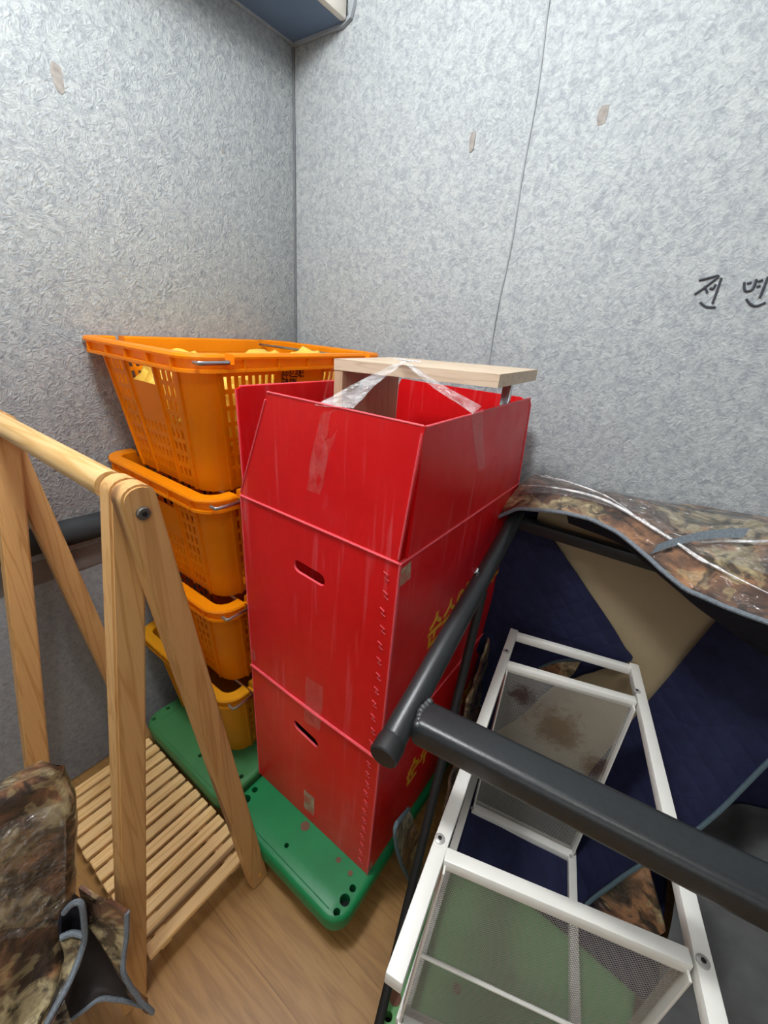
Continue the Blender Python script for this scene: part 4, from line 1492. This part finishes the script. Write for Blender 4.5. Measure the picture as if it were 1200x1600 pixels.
# ------------------------------------------------------------------ camouflage moving blanket over the frame, wall side
bl = thing('moving_blanket', (0.05, 0.92, 0.0), 'camouflage moving blanket with navy quilted lining draped over the black frame', 'blanket')
BMAT = [M['camo'], M['navy']]
eb = [ay(838, 742, 1.022), ay(900, 759, 1.022), ay(990, 777, 1.022), ay(1090, 792, 1.022), ay(1200, 808, 1.022), ay(1320, 832, 1.02)]
ef = [ay(776, 806, 0.865), ay(812, 791, 0.855), ay(860, 795, 0.845), ay(940, 815, 0.835), ay(1000, 850, 0.805), ay(1062, 911, 0.765), ay(1130, 944, 0.75), ay(1200, 965, 0.735), ay(1330, 1012, 0.71)]
ef = catmull(ef, 6 * 4)
idx = [0, 4, 9, 14, 19, 23]
efs = [ef[i] for i in idx]
mid1 = [a.lerp(b, 0.33) + V((0, 0, 0.020)) for a, b in zip(eb, efs)]
mid2 = [a.lerp(b, 0.72) + V((0, 0, 0.014)) for a, b in zip(eb, efs)]
bm = NB()
GB = cloth(bm, [eb, mid1, mid2, efs], 60, 26, 0.008, 0, 1, 0.006, 13, 0.0)
obj('top_drape', bm, [M['camo'], M['navy_shaded']], bl)
bm = NB(); tube(bm, [p + V((0, -0.002, 0)) for p in GB[-1]], 0.0042, 8)
obj('binding', bm, M['piping'], bl, label='grey-blue edge binding')
# folded band of binding on the top
bm = NB(); ribbon(bm, catmull([ay(1022, 858, 0.80), ay(1060, 845, 0.83), ay(1110, 835, 0.86), ay(1165, 833, 0.885)], 16), 0.020, (0.2, 0.6, 0.75), th=0.002, wav=0.0005)
obj('loose_binding', bm, M['piping'], bl, label='loose band of grey-blue binding')
# inner lining below the bound edge, shade of the overhang put into its colour
IF = [[ay(884, 801, 0.846), ay(960, 830, 0.836), ay(1000, 856, 0.812), ay(1062, 917, 0.772), ay(1130, 950, 0.757), ay(1200, 972, 0.745), ay(1330, 1018, 0.72)],
      [ay(886, 808, 0.865), ay(962, 838, 0.850), ay(1004, 872, 0.830), ay(1050, 915, 0.800), ay(1098, 954, 0.79), ay(1190, 1000, 0.79), ay(1330, 1050, 0.77)],
      [ay(888, 818, 0.880), ay(963, 846, 0.860), ay(1010, 882, 0.850), ay(1058, 922, 0.835), ay(1121, 970, 0.83), ay(1195, 1025, 0.83), ay(1330, 1085, 0.81)]]
bm = NB(); cloth(bm, IF, 40, 10, 0.004, 0, 0, 0.002, 12, 2.0)
obj('inner_fold', bm, M['navy_shaded'], bl)
# clear film stretched over the top
bm = NB()
rowsf = [[GB[i][j] + V((0, -0.002, 0.008)) for j in range(0, 60, 6)] for i in range(2, 20, 3)]
cloth(bm, rowsf, 34, 18, 0.0006, 0, 0, 0.004, 20, 3.0)
obj('stretch_film', bm, M['shrink'], bl, label='clear glossy stretch film over the blanket')
for (i1, j1), (i2, j2), r_ in (((13, 2), (21, 50), 0.0026), ((4, 1), (17, 26), 0.0014), ((16, 33), (9, 54), 0.0022), ((2, 4), (3, 9), 0.0022), ((17, 28), (20, 44), 0.0012)):
    n_ = 16
    pl = []
    for k_ in range(n_):
        f_ = k_ / (n_ - 1)
        pl.append(GB[round(i1 + (i2 - i1) * f_)][round(j1 + (j2 - j1) * f_)] + V((0, -0.003, 0.013)))
    bm = NB(); tube(bm, catmull(pl[::3], 20), [0.0004 + r_ * math.sin(math.pi * q_ / 19) for q_ in range(20)], 6)
    obj('film_pleat_glint', bm, M['pleat'], bl)  # film folds whose bright highlight lines are put into a whitish colour
# left side drape: navy inside, camouflage outside
Ld = [
    [ay(776, 806, 0.868), ay(800, 792, 0.93), ay(818, 800, 0.985)],
    [ay(758, 850, 0.862), ay(775, 850, 0.92), ay(795, 850, 0.985)],
    [ay(747, 905, 0.860), ay(768, 905, 0.92), ay(788, 905, 0.985)],
    [ay(736, 960, 0.860), ay(758, 960, 0.92), ay(775, 965, 0.985)],
    [ay(730, 1010, 0.862), ay(748, 1020, 0.92), ay(765, 1030, 0.985)],
]
bm = NB(); GL = cloth(bm, Ld, 14, 24, 0.006, 0, 1, 0.003, 12, 4.0)
obj('side_drape', bm, [M['navy'], M['camo']], bl)
bm = NB(); tube(bm, [GL[i][0] for i in range(24)], 0.0038, 8)
obj('binding', bm, M['piping_teal'], bl)
# back lining against the wall
bm = NB()
cloth(bm, [[(-0.262, 0.995, 0.93), (0.1, 1.0, 0.93), (0.75, 1.0, 0.93)], [(-0.262, 0.985, 0.55), (0.1, 0.995, 0.55), (0.75, 0.995, 0.55)], [(-0.262, 0.975, 0.134), (0.1, 0.985, 0.134), (0.75, 0.985, 0.134)]], 30, 24, 0.012, 1, 0, 0.004, 8, 0)
bmesh.ops.recalc_face_normals(bm, faces=bm.faces)
obj('back_lining', bm, [M['camo'], M['navy']], bl)
# left lining flap with the pointed corner
P0 = [
    [ay(752, 902, 0.945), ay(780, 860, 0.945), ay(815, 825, 0.945), ay(846, 818, 0.945)],
    [ay(735, 985, 0.940), ay(790, 930, 0.942), ay(850, 895, 0.942), ay(898, 893, 0.942)],
    [ay(728, 1030, 0.935), ay(790, 1000, 0.938), ay(880, 970, 0.940), ay(950, 970, 0.940)],
    [ay(731, 1056, 0.932), ay(795, 1035, 0.936), ay(893, 1012, 0.939), ay(976, 1012, 0.940)],
    [ay(734, 1072, 0.930), ay(800, 1062, 0.935), ay(900, 1042, 0.938), ay(988, 1031, 0.940)],
    [ay(736, 1080, 0.928), ay(797, 1075, 0.933), ay(878, 1056, 0.937), ay(960, 1039, 0.939)],
    [ay(742, 1092, 0.925), ay(790, 1094, 0.930), ay(845, 1078, 0.934), ay(884, 1061, 0.936)],
    [ay(756, 1104, 0.922), ay(772, 1122, 0.925), ay(795, 1128, 0.928), ay(818, 1110, 0.930)],
    [ay(758, 1112, 0.920), ay(760, 1138, 0.922), ay(763, 1148, 0.924), ay(768, 1148, 0.925)],
]
bm = NB(); GF = cloth(bm, P0, 30, 40, 0.005, 0, 1, 0.004, 9, 6.0)
bmesh.ops.recalc_face_normals(bm, faces=bm.faces)
obj('lining_flap', bm, [M['navy'], M['navy']], bl)
bm = NB(); tube(bm, catmull([GF[i][0] for i in range(0, 40, 6)], 40), 0.0036, 8)
obj('binding', bm, M['piping_teal'], bl, label='teal-grey edge binding')
# camouflage corner turned over on that flap
P1 = [[ay(842, 1044, 0.925), ay(870, 1034, 0.922), ay(908, 1032, 0.925)],
      [ay(850, 1056, 0.922), ay(876, 1050, 0.918), ay(898, 1050, 0.922)],
      [ay(862, 1066, 0.924), ay(874, 1066, 0.922), ay(886, 1062, 0.924)]]
bm = NB(); G2 = cloth(bm, P1, 14, 10, 0.004, 0, 0, 0.002, 14, 0)
bmesh.ops.recalc_face_normals(bm, faces=bm.faces)
obj('turned_corner', bm, M['camo'], bl)
bm = NB(); tube(bm, [p for p in G2[0]], 0.0036, 8)
obj('binding', bm, M['piping_teal'], bl)
# right lining sheet falling forward to the bound edge
P2 = [
    [ay(1128, 955, 0.945), ay(1165, 965, 0.93), ay(1200, 975, 0.92), ay(1270, 1000, 0.91), ay(1350, 1040, 0.90)],
    [ay(1119, 969, 0.945), ay(1160, 985, 0.93), ay(1200, 1005, 0.92), ay(1270, 1030, 0.91), ay(1350, 1065, 0.90)],
    [ay(1064, 1035, 0.943), ay(1130, 1060, 0.91), ay(1190, 1090, 0.90), ay(1260, 1100, 0.88), ay(1330, 1090, 0.87)],
    [ay(1008, 1102, 0.940), ay(1070, 1140, 0.89), ay(1120, 1165, 0.87), ay(1170, 1170, 0.86), ay(1240, 1152, 0.85)],
    [ay(940, 1185, 0.92), ay(990, 1225, 0.86), ay(1040, 1245, 0.83), ay(1100, 1250, 0.82), ay(1160, 1228, 0.82)],
    [ay(880, 1265, 0.87), ay(930, 1300, 0.81), ay(980, 1315, 0.79), ay(1030, 1315, 0.78), ay(1078, 1302, 0.78)],
    [ay(820, 1345, 0.80), ay(862, 1370, 0.755), ay(900, 1385, 0.74), ay(940, 1385, 0.735), ay(985, 1358, 0.735)],
    [ay(780, 1400, 0.74), ay(815, 1420, 0.71), ay(850, 1428, 0.70), ay(885, 1424, 0.695), ay(915, 1412, 0.695)],
]
bm = NB(); GR = cloth(bm, P2, 36, 50, 0.006, 0, 1, 0.004, 7, 2.0)
bmesh.ops.recalc_face_normals(bm, faces=bm.faces)
obj('lining_sheet', bm, [M['navy'], M['navy']], bl)
bm = NB(); tube(bm, [GR[i][-1] for i in range(50)], 0.0042, 8)
obj('binding', bm, M['piping_teal'], bl, label='teal-grey edge binding')
# camouflage outside curling out below the bound edge
P3 = [[ay(905, 1418, 0.70), ay(945, 1394, 0.715), ay(985, 1362, 0.735), ay(1010, 1345, 0.745)],
      [ay(912, 1455, 0.69), ay(952, 1440, 0.70), ay(1000, 1420, 0.72), ay(1026, 1400, 0.73)],
      [ay(925, 1520, 0.68), ay(965, 1500, 0.69), ay(1010, 1475, 0.705), ay(1040, 1455, 0.715)]]
bm = NB(); cloth(bm, P3, 16, 14, 0.006, 0, 0, 0.004, 14, 0)
bmesh.ops.recalc_face_normals(bm, faces=bm.faces)
obj('turned_hem', bm, M['camo'], bl)
# lining lying on the dolly
bm = NB(); cloth(bm, [[(-0.20, 0.93, 0.150), (0.0, 0.94, 0.142), (0.28, 0.93, 0.145)], [(-0.19, 0.72, 0.144), (0.0, 0.73, 0.142), (0.28, 0.74, 0.142)], [(-0.185, 0.60, 0.14), (0.0, 0.63, 0.142), (0.28, 0.62, 0.142)]], 24, 24, 0.006, 0, 0, 0.003, 9, 0)
bmesh.ops.recalc_face_normals(bm, faces=bm.faces)
obj('floor_lining', bm, M['navy'], bl)
# low camouflage drape between red box and frame
P4 = [[(-0.262, 0.95, 0.50), (-0.238, 0.84, 0.49), (-0.225, 0.74, 0.47)],
      [(-0.255, 0.95, 0.36), (-0.230, 0.82, 0.35), (-0.208, 0.70, 0.33)],
      [(-0.245, 0.95, 0.24), (-0.222, 0.80, 0.23), (-0.205, 0.67, 0.21)],
      [(-0.235, 0.94, 0.15), (-0.215, 0.78, 0.15), (-0.195, 0.64, 0.15)]]
bm = NB(); G4 = cloth(bm, P4, 20, 22, 0.006, 0, 0, 0.008, 14, 3.0)
bmesh.ops.recalc_face_normals(bm, faces=bm.faces)
obj('low_drape', bm, M['camo'], bl)
# curled tongue of the hem between the dollies
P5 = [[ax(637, 1263, -0.235), ax(630, 1272, -0.232), ax(618, 1285, -0.228)],
      [ax(650, 1300, -0.222), ax(636, 1300, -0.228), ax(615, 1302, -0.224)],
      [ax(658, 1335, -0.210), ax(640, 1338, -0.220), ax(621, 1338, -0.215)],
      [ax(655, 1368, -0.200), ax(647, 1374, -0.206), ax(636, 1372, -0.204)],
      [ax(648, 1386, -0.198), ax(645, 1388, -0.199), ax(642, 1388, -0.199)]]
bm = NB(); G5 = cloth(bm, P5, 14, 22, 0.005, 0, 0, 0.003, 18, 1.0)
bmesh.ops.recalc_face_normals(bm, faces=bm.faces)
obj('hem_tongue', bm, M['camo'], bl)
bm = NB(); tube(bm, [G5[0][0]] + [G5[i][-1] for i in range(22)], 0.0042, 8)
obj('binding', bm, M['piping_teal'], bl, label='grey-blue hem binding')
# hanging film strand left of the lining
bm = NB()
for k_ in range(3):
    tube(bm, [ay(722 + 4 * k_, 975, 0.80), ay(718 + 2.5 * k_, 1060, 0.78), ay(716 + k_, 1130, 0.76)], 0.0009, 5)
obj('film_strand', bm, M['shrink'], bl)

# tan board standing behind the lining
cb = thing('tan_board', (0.0, 0.955, 0.0), 'plain tan board standing upright between the folds of navy lining', 'board')
bm = NB(); slab(bm, [(-0.215, 0.958, 0.001), (0.165, 0.958, 0.001), (0.26, 0.962, 0.905), (-0.215, 0.962, 0.905)], (0, -1, 0), 0.006)
obj('sheet', bm, M['tan'], cb)

# charcoal wrapped bundle at the lower right
gb = thing('grey_bundle', (0.55, 0.75, 0), 'dark charcoal felt-wrapped bundle at the lower right below the navy lining', 'bundle')
PG = [
    [(0.30, 0.99, 0.30), (0.45, 0.98, 0.42), (0.62, 0.98, 0.43), (0.95, 0.98, 0.40)],
    [(0.275, 0.80, 0.24), (0.42, 0.79, 0.34), (0.60, 0.80, 0.36), (0.95, 0.80, 0.36)],
    [(0.270, 0.60, 0.16), (0.40, 0.58, 0.23), (0.58, 0.58, 0.26), (0.95, 0.58, 0.28)],
    [(0.27, 0.42, 0.10), (0.38, 0.38, 0.14), (0.56, 0.36, 0.18), (0.95, 0.36, 0.2)],
    [(0.27, 0.30, 0.012), (0.38, 0.26, 0.012), (0.56, 0.22, 0.012), (0.95, 0.20, 0.012)],
]
bm = NB(); cloth(bm, PG, 60, 50, 0.010, 0, 0, 0.024, 9, 2.0)
bmesh.ops.recalc_face_normals(bm, faces=bm.faces)
obj('wrap', bm, M['grey_quilt'], gb)
